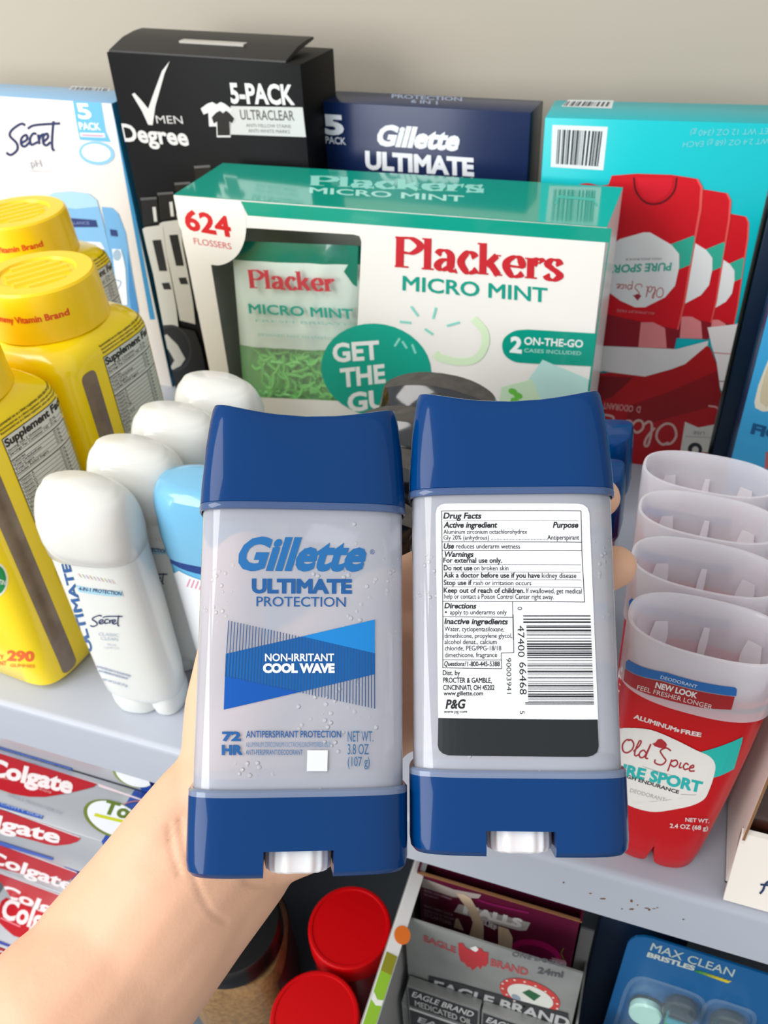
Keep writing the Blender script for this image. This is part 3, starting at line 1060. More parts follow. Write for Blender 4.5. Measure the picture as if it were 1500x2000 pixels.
p.text('ANTI-PERSPIRANT/DEODORANT', *z3(452, 1672)[0], *z3(588, 1710)[0], 4, '#5f78a8', .01)
p.text('NET WT 2.6 OZ (73 g)', *z3(470, 1712)[0], *z3(585, 1742)[0], 4, '#7c90b8', .01)
p.obj('printed_label', sec)
for (x, y), lab in zip(((-.2385, .2780), (-.2338, .3110), (-.2275, .3450)), ('white deodorant with frosted cap, second in its row behind the navy script one', 'white deodorant with frosted cap, third in its row beside the yellow bottles', 'white deodorant with frosted cap, last in its row near the windowed carton')):
    c = copy_tree(sec)
    c.matrix_world = pose(x, y, 0, .13)
    c['label'] = lab

# ---- light blue deodorant partly behind the held one
lbm = mat('light_blue_plastic', '#58b4e2', rough=.25, coat=.6, bump=.02)
lbc = mat('light_blue_cap', '#7cc4ea', rough=.22, coat=.6, trans=.15, bump=.02)
LB = Body([(.0, .0225, .0125, 2.6), (.003, .024, .0140, 2.6), (.02, .0258, .0155, 2.7), (.095, .0260, .0164, 2.8), (.112, .0262, .0168, 2.8)])
M = pose(-.1940, .2695, 0, .0)
t = thing('light_blue_deodorant', 'light blue deodorant half hidden behind the held clear one on the left', 'deodorant', M)
MB().ring_loft(LB.rings()).obj('body', lbm, t)
MB().ring_loft([sel(a, b, n, 56, z, zf=lambda x, y, z: z - .004 * (x / .027) ** 2 * (1 if z < .12 else .3)) for z, a, b, n in ((.107, .0256, .0166, 2.8), (.108, .0264, .0174, 2.8), (.12, .0270, .0178, 2.8), (.138, .0266, .017, 2.6), (.1445, .0254, .0155, 2.4), (.1475, .023, .012, 2.3), (.1485, .018, .008, 2.2))]).obj('cap', lbc, t)
p = Print(Face(M, FRONT, LB.h, lambda v: .985 * LB.q(v)[0]), step=.0025, eps=2.2e-4)
p.quad((330, 1061), (480, 1085), (480, 1132), (333, 1100), '#1c3f86', 6).up()
p.text('TOUGH', 336, 1079, 420, 1099, 10.5, '#dfe7a2', .035)
p.text('GENTLE', 348, 1096, 440, 1119, 9.5, '#dfe9f4', .01)
p.poly([(333, 1116), (350, 1114), (480, 1150), (480, 1330), (381, 1320), (365, 1230)], '#eef1f3').up()
for i in range(4):
    p.stroke([(372 + i * 8, 1130 + i * 2), (366 + i * 8, 1145 + i * 2)], 3, '#e29bb0')
p.obj('printed_label', t)

# ---- black capped deodorants
blk = mat('black_gloss', '#0b0b0c', rough=.12, coat=.7, bump=.02)
dust = mat('dusty_black', '#57524d', rough=.6, bump=.2, var=.45, vscale=180, col2='#2b2624')
bbody = mat('smoke_body', '#27292c', rough=.2, coat=.5)
M = pose(-.1105, .377, 0, -.02)
bk = thing('black_deodorant', 'black capped deodorant rearmost of its row, against the green and white carton', 'deodorant', M, 'black capped deodorants')
MB().ring_loft([sel(.0285, .0155, 3, 48, z) for z in (0, .105)]).obj('body', bbody, bk)
arc = lambda x, y, z: z - max(0, (z - .12) / .033) * .0085 * abs(x / .032) ** 2.2
st = [(.103, .031, .0165), (.125, .032, .0172), (.1262, .0328, .018), (.1275, .0322, .0174), (.138, .0322, .0174), (.1395, .0328, .018), (.141, .0322, .0172), (.1435, .0318, .0162), (.151, .0312, .0092), (.1528, .0306, .0072)]
MB().ring_loft([sel(a, b, 3.4, 56, z, zf=arc) for z, a, b in st], cap0=False, cap1=False).obj('cap', blk, bk, smooth=25)
MB().ring_loft([sel(a, b, 3.4, 56, .1529, zf=arc) for a, b in ((.0306, .0072), (.022, .005), (.006, .001))], cap0=False).obj('cap_top', dust, bk)
for (x, y), lab in zip(((-.1135, .341), (-.1150, .305), (-.1165, .269)), ('black capped deodorant second from the back, peeking between the two held ones', 'black capped deodorant third from the back, a dark sliver between the held caps', 'black capped deodorant frontmost of its row, lowest in the gap between the held ones')):
    c = copy_tree(bk)
    c.matrix_world = pose(x, y, 0, -.02)
    c['label'] = lab

# ---- red deodorants with clear cup caps
red = mat('red_plastic', '#c4000c', rough=.3, coat=.0, spec=.3, bump=.02)
cup = mat('clear_cup', '#f6f2f8', rough=.2, trans=.25, ior=1.12, coat=.5, bump=.03, bscale=50, alpha=.66, sss=.2)
OB = Body([(.0, .0185, .0090, 2.5), (.002, .0200, .0101, 2.5), (.012, .0212, .0110, 2.5), (.03, .0226, .0119, 2.5), (.06, .0246, .0127, 2.5), (.09, .0262, .0134, 2.5), (.121, .0272, .0139, 2.5)])
M = pose(.0325, .2365, 0, -.055)
osd = thing('red_deodorant', 'red deodorant with clear cup cap, frontmost of its row, its white hexagon label in view', 'deodorant', M, 'red deodorants with clear cup caps')
notch = lambda x, y, z: z + max(0, 1 - z / .03) ** 2 * (.013 * math.exp(-((x - .001) / .0012) ** 2) + .0035 * min(1, abs(abs(x - .001) - .0095) / .0095) ** 3)
mb = MB()
mb.ring_loft(OB.rings(240, notch), cap1=False)
mb.ring_loft([sel(.0272, .0139, 2.5, 240, .1245), sel(.0264, .0133, 2.5, 240, .1262), sel(.0254, .0126, 2.5, 240, .1250), sel(.0240, .0114, 2.4, 240, .112), sel(.02, .0086, 2.3, 240, .110)], cap0=False)
mb.obj('body', red, osd)
capo = [(.1165, .0276, .0143), (.1170, .0282, .0149), (.130, .0286, .0151), (.143, .0290, .0154), (.1475, .0292, .0156), (.1488, .0289, .0153), (.1490, .0278, .0144), (.1478, .0268, .0135), (.143, .0258, .0126), (.133, .0248, .0116), (.123, .0232, .0105), (.1195, .021, .0093)]
MB().ring_loft([sel(a, b, 2.5, 72, z) for z, a, b in capo], cap0=False).obj('cup_cap', cup, osd, smooth=40)
mb = MB()
ribm = mat('cup_rib', '#f4f1f4', rough=.3, trans=.2, ior=1.1)
for x, wd in ((-.0165, .0035), (.0, .0016), (.0172, .0038)):
    hh = lambda u, v: (.0106 + (v - .1205) / .0225 * .0014) * max(0, 1 - abs(u / .0245) ** 2.5) ** .4 - .0006
    g = []
    for k in range(6):
        v = .1205 + .0175 * k / 5
        sw = wd * (1 - .35 * abs(k - 2.5) / 2.5)
        g.append([Vector((x + sw * (i / 5 - .5) * 2, hh(x + sw * (i / 5 - .5) * 2, v) - .0004, v)) for i in range(6)])
    b0 = len(mb.v)
    for r in g:
        mb.v += r
    for j in range(5):
        for i in range(5):
            mb.f.append((b0 + j * 6 + i, b0 + j * 6 + i + 1, b0 + (j + 1) * 6 + i + 1, b0 + (j + 1) * 6 + i))
            mb.m.append(0)
mb.obj('cap_ribs', ribm, osd)
z8 = Z(1080, 800, .5)
z9 = Z(1170, 1020, .22)
capb = Body([(z, a, b, 2.5) for z, a, b in capo[1:5]])
p = Print(Face(M, FRONT, capb.h, lambda v: .97 * capb.q(v)[0]), step=.0025, eps=2.5e-4)
p.poly(z9(262, 1215, 600, 1330, 900, 1415, 1210, 1462, 1225, 1480, 1218, 1540, 900, 1492, 560, 1400, 236, 1290, 240, 1235), '#1568b4')
p.poly(z9(232, 1296, 560, 1408, 900, 1500, 1206, 1545, 1175, 1660, 900, 1640, 560, 1560, 218, 1400), '#a80f19').up()
p.text('DEODORANT', *z9(545, 1382)[0], *z9(868, 1468)[0], 6.3, '#cfe2f4', .01)
p.text('NEW LOOK', *z9(500, 1462)[0], *z9(862, 1556)[0], 10.5, '#f1e9e6', .04)
p.text('FEEL FRESHER LONGER', *z9(335, 1478)[0], *z9(1000, 1655)[0], 8.8, '#eadad6', .0)
p.obj('cap_sticker', osd)
p = Print(Face(M, FRONT, OB.h, lambda v: .97 * OB.q(v)[0]), step=.0025, eps=2.2e-4)
p.text('ALUMINUM', *z8(316, 1204)[0], *z8(478, 1256)[0], 8, '#ead6d2', .04)
p.ell(*z8(488, 1252)[0], 3, 3, '#ead6d2')
p.text('FREE', *z8(500, 1262)[0], *z8(577, 1277)[0], 8, '#ead6d2', .04)
p.poly(z8(560, 1340, 640, 1318, 742, 1276, 738, 1300, 708, 1402, 650, 1430, 560, 1450), '#19b7ab')
p.up().poly(catmull(z8(120, 1330, 160, 1268, 250, 1244, 340, 1243, 400, 1254, 480, 1288, 560, 1328, 612, 1352, 634, 1384, 630, 1425, 612, 1480, 590, 1520, 540, 1545, 470, 1560, 405, 1569, 350, 1562, 290, 1540, 230, 1500, 160, 1420), 4, True), '#ece7e0')
p.up()
p.strokes([[(a, b) for a, b in g] for g in OLDSP], osw(*z8(262, 1335)[0], *z8(556, 1412)[0], 31), 3.0, '#a8222c')
p.poly(z8(388, 1302, 400, 1298, 410, 1285, 416, 1284, 425, 1284, 440, 1296, 446, 1306, 440, 1322, 415, 1318, 398, 1312), '#b1202c')
p.text('PURE SPORT', *z8(205, 1408)[0], *z8(575, 1492)[0], 20, '#1fb3ae', .045)
p.text('HIGH ENDURANCE', *z8(262, 1428)[0], *z8(490, 1498)[0], 6.4, '#2a2a2c', .03)
p.stroke(z8(350, 1390, 460, 1424), .8, '#a9a49c')
p.stroke(z8(500, 1500, 560, 1502), .8, '#a9a49c')
p.text('DEODORANT', *z8(300, 1490)[0], *z8(437, 1528)[0], 7, '#b9b4ae', .01)
p.text('NET WT.', *z8(518, 1606)[0], *z8(610, 1612)[0], 7.5, '#ecd9d6', .02)
p.text('2.4 OZ (68 g)', *z8(457, 1630)[0], *z8(605, 1640)[0], 8, '#ecd9d6', .02)
p.obj('printed_label', osd)
for (x, y), lab in zip(((.0300, .2700), (.0296, .3022), (.0285, .3335)), ('red deodorant with clear cup cap, second in its row beside the fingertips', 'red deodorant with clear cup cap, third in its row', 'red deodorant with clear cup cap, last in its row before the turquoise carton')):
    c = copy_tree(osd)
    c.matrix_world = pose(x, y, 0, -.055)
    c['label'] = lab

# ---- yellow vitamin bottles
yel = mat('yellow_label', '#fddc00', rough=.22, coat=.5, bump=.02, bscale=60)
ycap = mat('yellow_cap', '#ffd20a', rough=.35, coat=.2, bump=.02)
gum = mat('clear_gap_gummies', '#5a4136', rough=.18, coat=.7, var=.5, vscale=70, col2='#94836f', bump=.1, bscale=80)
BW = .0400
YB = Body([(0, BW - .006, BW - .006, 4.5), (.0015, BW - .003, BW - .003, 5), (.005, BW - .0005, BW - .0005, 5.5), (.02, BW, BW, 5.5), (.160, BW, BW, 5.5), (.165, BW - .0008, BW - .0008, 5), (.169, BW - .0032, BW - .0032, 4.2), (.172, BW - .0068, BW - .0068, 3.2), (.174, BW - .0118, BW - .0118, 2.2), (.176, BW - .0125, BW - .0125, 2)])
M = pose(-.3352, .2715, 0, -.10)
bot = thing('vitamin_bottle', 'yellow gummy vitamin bottle nearest the shelf edge, cut by the left border', 'bottle', M, 'yellow gummy vitamin bottles')
MB().ring_loft(YB.rings(96)).obj('body', yel, bot)
mb = MB()
mb.ring_loft([sel(a, a, 2, 64, z) for z, a in ((.173, .0322), (.1738, .033), (.197, .0318), (.2, .0312), (.2012, .0300), (.2012, .0215), (.1998, .0205), (.1998, .004))], cap0=False)
for k in range(-2, 3):
    c0 = Vector((k * .0075, 0, .2003))
    bm = bmesh.new()
    bmesh.ops.create_cube(bm, size=1)
    ln = 2 * math.sqrt(max(.0001, .0185 ** 2 - (k * .0075) ** 2))
    for v in bm.verts:
        v.co = Vector((v.co.x * .0048 * (.5 if v.co.z > 0 else 1), v.co.y * ln * .92, v.co.z * .0016))
    mb.add_bm(bm, 0, Matrix.Rotation(-.5, 4, 'Z') @ Matrix.Translation(c0))
mb.obj('cap', ycap, bot, smooth=30)
cyl = lambda u, v: math.sqrt(max(1e-8, (.033 - (v - .1738) / .0232 * .0012) ** 2 - u * u))
p = Print(Face(M, Matrix.Rotation(.32, 4, 'Z') @ FRONT, cyl), step=.002, photo=False, eps=2e-4)
p.text('#1 Gummy Vitamin Brand', -.0235, .1865, .024, .1865, .0034, '#e0451c', .03)
p.obj('cap_lettering', bot)
hs = lambda u, v: YB.h(u, v)
pr_ = Face(M, right_at(0), hs, lambda v: .0393)
p = Print(pr_, step=.004, photo=False, eps=1.6e-4)
p.step = .0012
p.quad((-.0275, .006), (-.0168, .006), (-.0168, .158), (-.0275, .158), gum, .0045)
p.step = .004
fu = lambda u: -.0085 + (u + .0245) * .815
fv = lambda v: .1065 + (v - .075) * .738
R_ = lambda x0, y0, x1, y1, c: p.rect(fu(x0), fv(y0), fu(x1), fv(y1), c)
T_ = lambda t_, x0, y0, x1, y1, h, c, b_=0.0: p.text(t_, fu(x0), fv(y0), fu(x1), fv(y1), h * .78, c, b_)
R_(-.0245, .075, .0350, .1475, '#dcdcd4')
p.up()
R_(-.0245, .1472, .0350, .1478, '#2c2c28')
R_(-.0248, .075, -.0243, .1478, '#2c2c28')
for i in range(3):
    T_('Recommended use: as a dietary supplement, adults take two gummies', -.0235, .1500 + i * .0026, .031, .1500 + i * .0026, .0015, '#4a4310', .02)
T_('Supplement Facts', -.0235, .1406, .0325, .1406, .0052, '#232320', .045)
rows = ['Serving Size 2 Gummies', 'Servings Per Container 145', '', 'Calories', 'Total Carbohydrate', 'Total Sugars', 'Includes Added Sugars', '', 'Vitamin A', 'Vitamin C', 'Vitamin D', 'Vitamin E', 'Vitamin B6', 'Folate', 'Vitamin B12', 'Biotin', 'Iodine', 'Zinc', 'Sodium']
v = .1368
for r in rows:
    if r:
        T_(r, -.0235, v, -.0235 + .0013 * len(r), v, .0017, '#3a3a36', .015)
        T_('25 mg', .0125, v, .018, v, .0016, '#4a4a46', .01)
        T_('50%', .0255, v, .0305, v, .0016, '#4a4a46', .01)
    R_(-.0243, v - .0010, .0345, v - .0007 if r else v - .0001, '#55554f')
    v -= .0032
for i in range(17):
    T_('other ingredients gelatin sugar water citric acid natural flavors', -.0235, .071 - i * .0022, .002 + (i % 3) * .004, .071 - i * .0022, .0012, '#5a5312', .02)
R_(-.0238, .0155, .001, .0157, '#5a5312')
R_(-.0238, .031, .001, .0312, '#5a5312')
R_(-.0238, .0155, -.0236, .0312, '#5a5312')
for i in range(5):
    T_('store in a cool dry place keep out of reach', -.0228, .0285 - i * .0026, .000, .0285 - i * .0026, .0011, '#5a5312', .02)
p.obj('facts_label', bot)
def corner_h(th):
    c_, s_ = math.cos(th), math.sin(th)
    def f(u, v):
        a_, _, n_ = YB.q(v)
        lo, hi = 0.0, .08
        for _ in range(26):
            w_ = (lo + hi) / 2
            x_, y_ = u * c_ + w_ * s_, u * s_ - w_ * c_
            if abs(x_ / a_) ** n_ + abs(y_ / a_) ** n_ < 1:
                lo = w_
            else:
                hi = w_
        return lo
    return f


CF = Face(M, Matrix.Rotation(.6, 4, 'Z') @ FRONT, corner_h(.6))
p = Print(CF, step=.0025, eps=1.6e-4)
p.text('290', 15, 1289, 65, 1291, 18, '#e8662a', .05)
p.text('GUMMIES', 20, 1302, 68, 1304, 6, '#e8862a', .02)
p.text('Y', 0, 1287, 7, 1287, 8, '#e8662a', .03)
p.text('NT', 0, 1299, 12, 1299, 8, '#e8662a', .03)
p.obj('count_label', bot)
p = Print(CF, step=.0025, eps=1.6e-4)
p.ell(-8, 1132, 24, 34, '#e9ead0').up().ell(-8, 1132, 20, 29, '#1c8a4a').up()
p.text('GELATIN', -22, 1136, 10, 1142, 9, '#e4efdf', .02)
p.obj('round_badge', bot)
c = copy_tree(bot)
c.matrix_world = pose(-.3335, .3560, 0, -.10)
c['label'] = 'yellow gummy vitamin bottle in the middle, second from the shelf edge'
c = copy_tree(bot)
c.matrix_world = pose(-.411, .4375, 0, -.10)
c['label'] = 'yellow gummy vitamin bottle rearmost, in front of the white carton'

# ---- display tray at the right
wcard = mat('card_tray_white', '#efe6da', rough=.5, bump=.06, bscale=200)
brown = mat('card_dark_brown', '#2b150e', rough=.3, coat=.4, var=.35, vscale=30, col2='#4a2114')
kraft = mat('card_kraft_edge', '#8a5f3a', rough=.8)
M = pose(.0665, .222, 0, 0.0)
t = thing('display_tray', 'white open display tray at the right end of the shelf with script f', 'box', M)
mb = MB()
mb.box(0, .006, 0, .0012, .13, .096, 0).box(.118, .006, 0, .1192, .13, .096, 0).box(0, .129, 0, .1192, .13, .096, 0).box(0, .006, 0, .1192, .13, .0012, 0)
mb.ring_loft([[Vector((x, y, z)) for y, z in ((-.003, .0006), (.0075, .0385), (.0095, .0395), (.0105, .0380), (.0085, .0375), (-.0015, .0006))] for x in (-.0006, .1198)], 0)
mb.obj('tray', [wcard, kraft], t)
MB().box(.0001, .0058, .036, .0011, .0064, .096).obj('kraft_edge', kraft, t)
fl = Face(M, Matrix(((1, 0, 0, 0), (0, .268, -.9635, -.0031), (0, .9635, .268, .0006), (0, 0, 0, 1))))
p = Print(fl, eps=2e-4)
p.stroke([(1484, 1745), (1490, 1738), (1494, 1728), (1500, 1722), (1507, 1722)], 4.5, '#16305c')
p.stroke([(1485, 1727), (1505, 1729)], 3.5, '#16305c')
p.obj('tray_print', t)
t2 = thing('dark_brown_box', 'dark brown box sitting in the white display tray', 'box', pose(.0665, .222, .0013, 0))
MB().box(.0025, .0125, 0, .1165, .128, .112, 0, bev=.0006).obj('carton', brown, t2)

# ---- blue capped deodorants of the same kind as the held ones are added with them below

# ------------------------------------------------------------------ clear blue-capped deodorants
blue = mat('blue_cap', '#00356b', rough=.24, coat=.3, spec=.08, bump=.008, bscale=300)
collar = mat('collar_tint', '#8f9dba', rough=.15, trans=.4, ior=1.2, coat=.6)
collar_d = mat('collar_dark', '#4d6490', rough=.15, trans=.3, ior=1.2, coat=.6)
dialm = mat('dial_clear', '#e2dddd', rough=.6, sss=.6, spec=.2, bump=.05)


def gel_material():
    m = bpy.data.materials.new('clear_gel')
    m.use_nodes = True
    nt = m.node_tree
    b = nt.nodes['Principled BSDF']
    b.inputs['Roughness'].default_value = .16
    b.inputs['IOR'].default_value = 1.12
    b.inputs['Transmission Weight'].default_value = .5
    b.inputs['Coat Weight'].default_value = .9
    b.inputs['Coat Roughness'].default_value = .04
    tc = nt.nodes.new('ShaderNodeTexCoord')
    vo = nt.nodes.new('ShaderNodeTexVoronoi')
    vo.inputs['Scale'].default_value = 420
    no = nt.nodes.new('ShaderNodeTexNoise')
    no.inputs['Scale'].default_value = 55
    no.inputs['Detail'].default_value = 3
    cr = nt.nodes.new('ShaderNodeValToRGB')
    cr.color_ramp.elements[0].position, cr.color_ramp.elements[0].color = .16, (1, 1, 1, 1)
    cr.color_ramp.elements[1].position, cr.color_ramp.elements[1].color = .30, (0, 0, 0, 1)
    c2 = nt.nodes.new('ShaderNodeValToRGB')
    c2.color_ramp.elements[0].position, c2.color_ramp.elements[0].color = .56, (0, 0, 0, 1)
    c2.color_ramp.elements[1].position, c2.color_ramp.elements[1].color = .68, (1, 1, 1, 1)
    mul = nt.nodes.new('ShaderNodeMath')
    mul.operation = 'MULTIPLY'
    bp = nt.nodes.new('ShaderNodeBump')
    bp.inputs['Strength'].default_value = .8
    bp.inputs['Distance'].default_value = .0006
    mx = nt.nodes.new('ShaderNodeMix')
    mx.data_type = 'RGBA'
    mx.inputs[6].default_value = lin('#d2d4dd')
    mx.inputs[7].default_value = lin('#eef0f4')
    L = nt.links
    L.new(tc.outputs['Object'], vo.inputs['Vector'])
    L.new(tc.outputs['Object'], no.inputs['Vector'])
    L.new(vo.outputs['Distance'], cr.inputs[0])
    L.new(no.outputs['Fac'], c2.inputs[0])
    L.new(cr.outputs[0], mul.inputs[0])
    L.new(c2.outputs[0], mul.inputs[1])
    L.new(mul.outputs[0], mx.inputs[0])
    L.new(mul.outputs[0], bp.inputs['Height'])
    L.new(mx.outputs[2], b.inputs['Base Color'])
    L.new(bp.outputs['Normal'], b.inputs['Normal'])
    return m


gel = gel_material()
GN = 4.2
GA, GB = .0309, .0147


def gh(u, v):
    return GB * (1 - min(abs(u / GA), .99) ** GN) ** (1 / GN)


# stick frame: u right, v up, normal towards the viewer; body spans v from -.0824 to 0
def gel_stick(M, name, label):
    t = thing(name, label, 'deodorant', M)
    Y = Matrix(((1, 0, 0, 0), (0, 0, 1, 0), (0, -1, 0, 0), (0, 0, 0, 1)))    # ring z -> v
    def ring(a, b, n, v, N=88, f=None):
        return [Vector((p.x, f(p.x, v) if f else v, p.y)) for p in sel(a, b, n, N)]
    MB().ring_loft([ring(GA, GB, GN, v) for v in (-.084, -.06, -.03, .001)], cap0=False, cap1=False).obj('gel_body', gel, t, smooth=60)
    # inner piston seen through the gel
    MB().ring_loft([ring(GA - .002, GB - .002, GN, v) for v in (-.0822, -.0795)]).obj('piston', collar, t)
    top = lambda x, v: v - max(0, (v - .006) / .0268) * .0046 * (1 - (x / .0292) ** 2)
    st = [(.0004, .0314, .0154), (.0008, .0318, .0158), (.006, .0316, .0157), (.018, .0308, .0150), (.027, .0298, .0139), (.0312, .0291, .0130), (.0326, .0286, .0124), (.0330, .0280, .0116), (.0330, .018, .007), (.0330, .004, .001)]
    MB().ring_loft([ring(a, b, 4.6, v, 88, top) for v, a, b in st], cap0=False).obj('cap', blue, t, smooth=32)
    MB().ring_loft([ring(a, b, 4.6, v) for v, a, b in ((-.0016, .0313, .0152), (-.0014, .0319, .0158), (-.0002, .0320, .0159), (.0006, .0317, .0156))], cap0=False, cap1=False).obj('cap_collar', collar_d, t)
    MB().ring_loft([ring(a, b, 4.4, v) for v, a, b in ((-.0842, .0321, .0160), (-.0828, .0321, .0160), (-.0822, .0316, .0155), (-.0822, .0309, .0147))], cap0=False, cap1=False).obj('base_collar', collar, t)
    # base with a notch for the dial
    mb = MB()
    mb.ring_loft([ring(a, b, 4.4, v) for v, a, b in ((-.1064, .0290, .0125), (-.1060, .0306, .0142), (-.1046, .0317, .0156), (-.102, .0321, .0160), (-.0842, .0321, .0160), (-.0836, .0317, .0156))])
    o = mb.obj('base', blue)
    cut = MB().box(-.0098, -.12, -.03, .0098, -.0987, .03).obj('cutter', blue)
    md = o.modifiers.new('notch', 'BOOLEAN')
    md.operation, md.object, md.solver = 'DIFFERENCE', cut, 'EXACT'
    me = bpy.data.meshes.new_from_object(o.evaluated_get(bpy.context.evaluated_depsgraph_get()))
    o.modifiers.clear()
    o.data = me
    me.polygons.foreach_set('use_smooth', [True] * len(me.polygons))
    me.set_sharp_from_angle(angle=math.radians(32))
    bpy.data.objects.remove(cut)
    o.parent = t
    mb = MB()
    def rib(v, k):
        return [Vector((q.x * (1 + .02 * math.cos(18 * 2 * PI * i / 144)), v, .0018 + q.y * (1 + .02 * math.cos(18 * 2 * PI * i / 144)))) for i, q in enumerate(sel(.0096 * k, .0122 * k, 3.4, 144))]
    mb.ring_loft([rib(-.1055, .86), rib(-.1048, .97), rib(-.1035, 1), rib(-.0989, 1)])
    mb.obj('dial', dialm, t, smooth=25)
    return t


ML = Matrix(((0.91035, -0.21152, 0.3557, -0.09972), (0.39118, 0.72033, -0.5728, 0.18679), (-0.13507, 0.66059, 0.7385, 0.21289), (0, 0, 0, 1)))
MR = Matrix(((0.95913, -0.20708, 0.19282, -0.0391), (0.28294, 0.70796, -0.6471, 0.21199), (-0.00251, 0.67521, 0.73762, 0.21257), (0, 0, 0, 1)))
gl = gel_stick(ML, 'gel_deodorant', 'clear gel deodorant with blue cap held in front, blue lettered front facing out')
gf = Face(ML, Matrix(), gh)
GK = dict(step=.002, eps=1.6e-4, vbis=False)
navy, navy2, bright = '#10538f', '#0c5a9c', '#1583cf'
p = Print(gf, **GK)
p.text('Gillette', 461, 1111, 722, 1113, 59, '#14639f', .042, .3)
p.ell(727, 1078, 4.5, 4.5, navy, ring=.18).text('R', 725, 1080.5, 729, 1080.5, 5, navy)
p.text('ULTIMATE', 494, 1157, 685, 1158, 25, navy, .055)
p.text('PROTECTION', 501, 1184, 675, 1185, 18.5, navy, .006)
p.poly([(732, 1210), (731, 1317), (588, 1351), (437, 1386), (441, 1277), (590, 1243)], mat('foil_blue', '#0b66b4', rough=.3, metal=.35)).up()
p.poly([(590, 1243), (732, 1210), (732, 1276)], mat('foil_bright', '#1b86d0', rough=.3, metal=.35))
p.poly([(440, 1320), (588, 1351), (437, 1386)], mat('foil_deep', '#0a56ae', rough=.25, metal=.35)).up()
for i in range(49):
    x = 447 + i * 5.93
    yt = 1212 + (x - 447) * (1276 - 1212) / 285
    yb = 1320 + (x - 440) * (1384 - 1320) / 292
    x2 = x - 7 * (1 - i / 48)
    p.quad((x - .9, yt), (x + .9, yt), (x2 + .9, yb), (x2 - .9, yb), '#1b4f7f')
p.up().text('NON-IRRITANT', 518, 1291, 652, 1291, 14, '#eef3f8', .02)
p.text('COOL WAVE', 515, 1313, 652, 1313, 16, '#f2f6fa', .06)
p.text('72', 436, 1446, 469, 1446, 16, navy, .06)
p.text('HR', 435, 1473, 472, 1473, 17, navy, .06)
p.text('ANTIPERSPIRANT PROTECTION', 481, 1440, 666, 1440, 12.5, navy, .018)
p.text('ALUMINUM ZIRCONIUM OCTACHLOROHYDREX GLY', 480, 1459, 646, 1459, 10, '#5b7fa6', .0)
p.text('ANTI-PERSPIRANT/DEODORANT', 480, 1474, 591, 1474, 10, '#3d6a98', .006)
p.text('NET WT.', 679, 1448, 729, 1448, 20, '#2a628f', .002)
p.text('3.8 OZ', 679, 1473, 720, 1473, 20, '#2a628f', .002)
p.text('(107 g)', 679, 1496, 722, 1496, 18, '#2a628f', .002)
p.quad((600, 1465), (640, 1465), (639, 1506), (599, 1506), '#dfe1e6')
p.obj('printed_front', gl)

gr = gel_stick(MR, 'gel_deodorant', 'clear gel deodorant with blue cap held in front, white drug facts label facing out')
gf = Face(MR, Matrix(), gh)
p = Print(gf, **GK)
lblw = mat('label_white', '#f6f6f8', rough=.35, coat=.2)
p.poly([(851, 1003), (854, 992), (861, 986), (870, 984), (1128, 984), (1139, 986), (1147, 992), (1151, 1003), (1156, 1120), (1168, 1404), (1169, 1458), (1166, 1469), (1158, 1475), (1148, 1478), (875, 1475), (864, 1471), (857, 1464), (855, 1455), (856, 1402)], lblw).up()
p.poly([(856, 1402), (1167, 1405), (1169, 1458), (1166, 1469), (1158, 1475), (1148, 1478), (875, 1475), (864, 1471), (857, 1464), (855, 1455)], '#14191b')
K = '#17181a'
a6, a7 = Z(780, 750, 1 / 3), Z(780, 1200, 1 / 3)
def ln(q, x0, y0, x1, y1, wd=1.0):
    (u0, v0), (u1, v1) = q(x0, y0, x1, y1)
    p.stroke([(u0, v0), (u1, v1)], wd, K)
def tx(q, s, x0, y0, x1, y1, h, b=0.007, sh=0.0):
    (u0, v0), (u1, v1) = q(x0, y0, x1, y1)
    p.text(s, u0, v0, u1, v1, h / 3, K, b, sh)
B, I = .03, .18
ln(a6, 245, 745, 1064, 744, 1.3); ln(a6, 1063, 744, 1068, 975, 1.3); ln(a6, 1068, 975, 1084, 1278, 1.3); ln(a6, 247, 745, 256, 1500, 1.3); ln(a7, 254, 0, 254, 313, 1.3)
ln(a6, 258, 804, 1048, 803, .7)
ln(a6, 250, 926, 1066, 928, 1.2); ln(a6, 250, 976, 1068, 976, 1.2); ln(a6, 258, 1060, 1064, 1060, .7); ln(a6, 258, 1102, 1062, 1104, .7); ln(a6, 258, 1146, 1064, 1149, .7); ln(a6, 258, 1190, 1066, 1192, .7); ln(a6, 252, 1273, 1085, 1278, 1.3)
ln(a6, 662, 1277, 667, 1500, 1.2); ln(a6, 254, 1364, 662, 1367, 1.2); ln(a7, 666, 0, 670, 224, 1.2); ln(a7, 596, 226, 671, 224, 1.2); ln(a7, 596, 226, 599, 318, 1.2); ln(a7, 254, 266, 598, 267, 1.2); ln(a7, 252, 313, 600, 318, 1.3)
tx(a6, 'Drug Facts', 258, 789, 482, 789, 34, B, I)
tx(a6, 'Active ingredient', 260, 842, 575, 842, 33, B, I); tx(a6, 'Purpose', 900, 842, 1050, 842, 33, B, I)
tx(a6, 'Aluminum zirconium octachlorohydrex', 258, 879, 748, 878, 26); tx(a6, 'Gly 20% (anhydrous)', 258, 913, 524, 913, 26)
tx(a6, '......................................', 536, 913, 862, 913, 26); tx(a6, 'Antiperspirant', 866, 913, 1052, 913, 28)
tx(a6, 'Use', 258, 965, 322, 965, 31, B, I); tx(a6, 'reduces underarm wetness', 332, 964, 706, 965, 27)
tx(a6, 'Warnings', 260, 1013, 436, 1014, 31, B, I); tx(a6, 'For external use only.', 258, 1047, 600, 1048, 29, .025)
tx(a6, 'Do not use', 260, 1092, 426, 1092, 29, .025); tx(a6, 'on broken skin', 436, 1092, 638, 1092, 27)
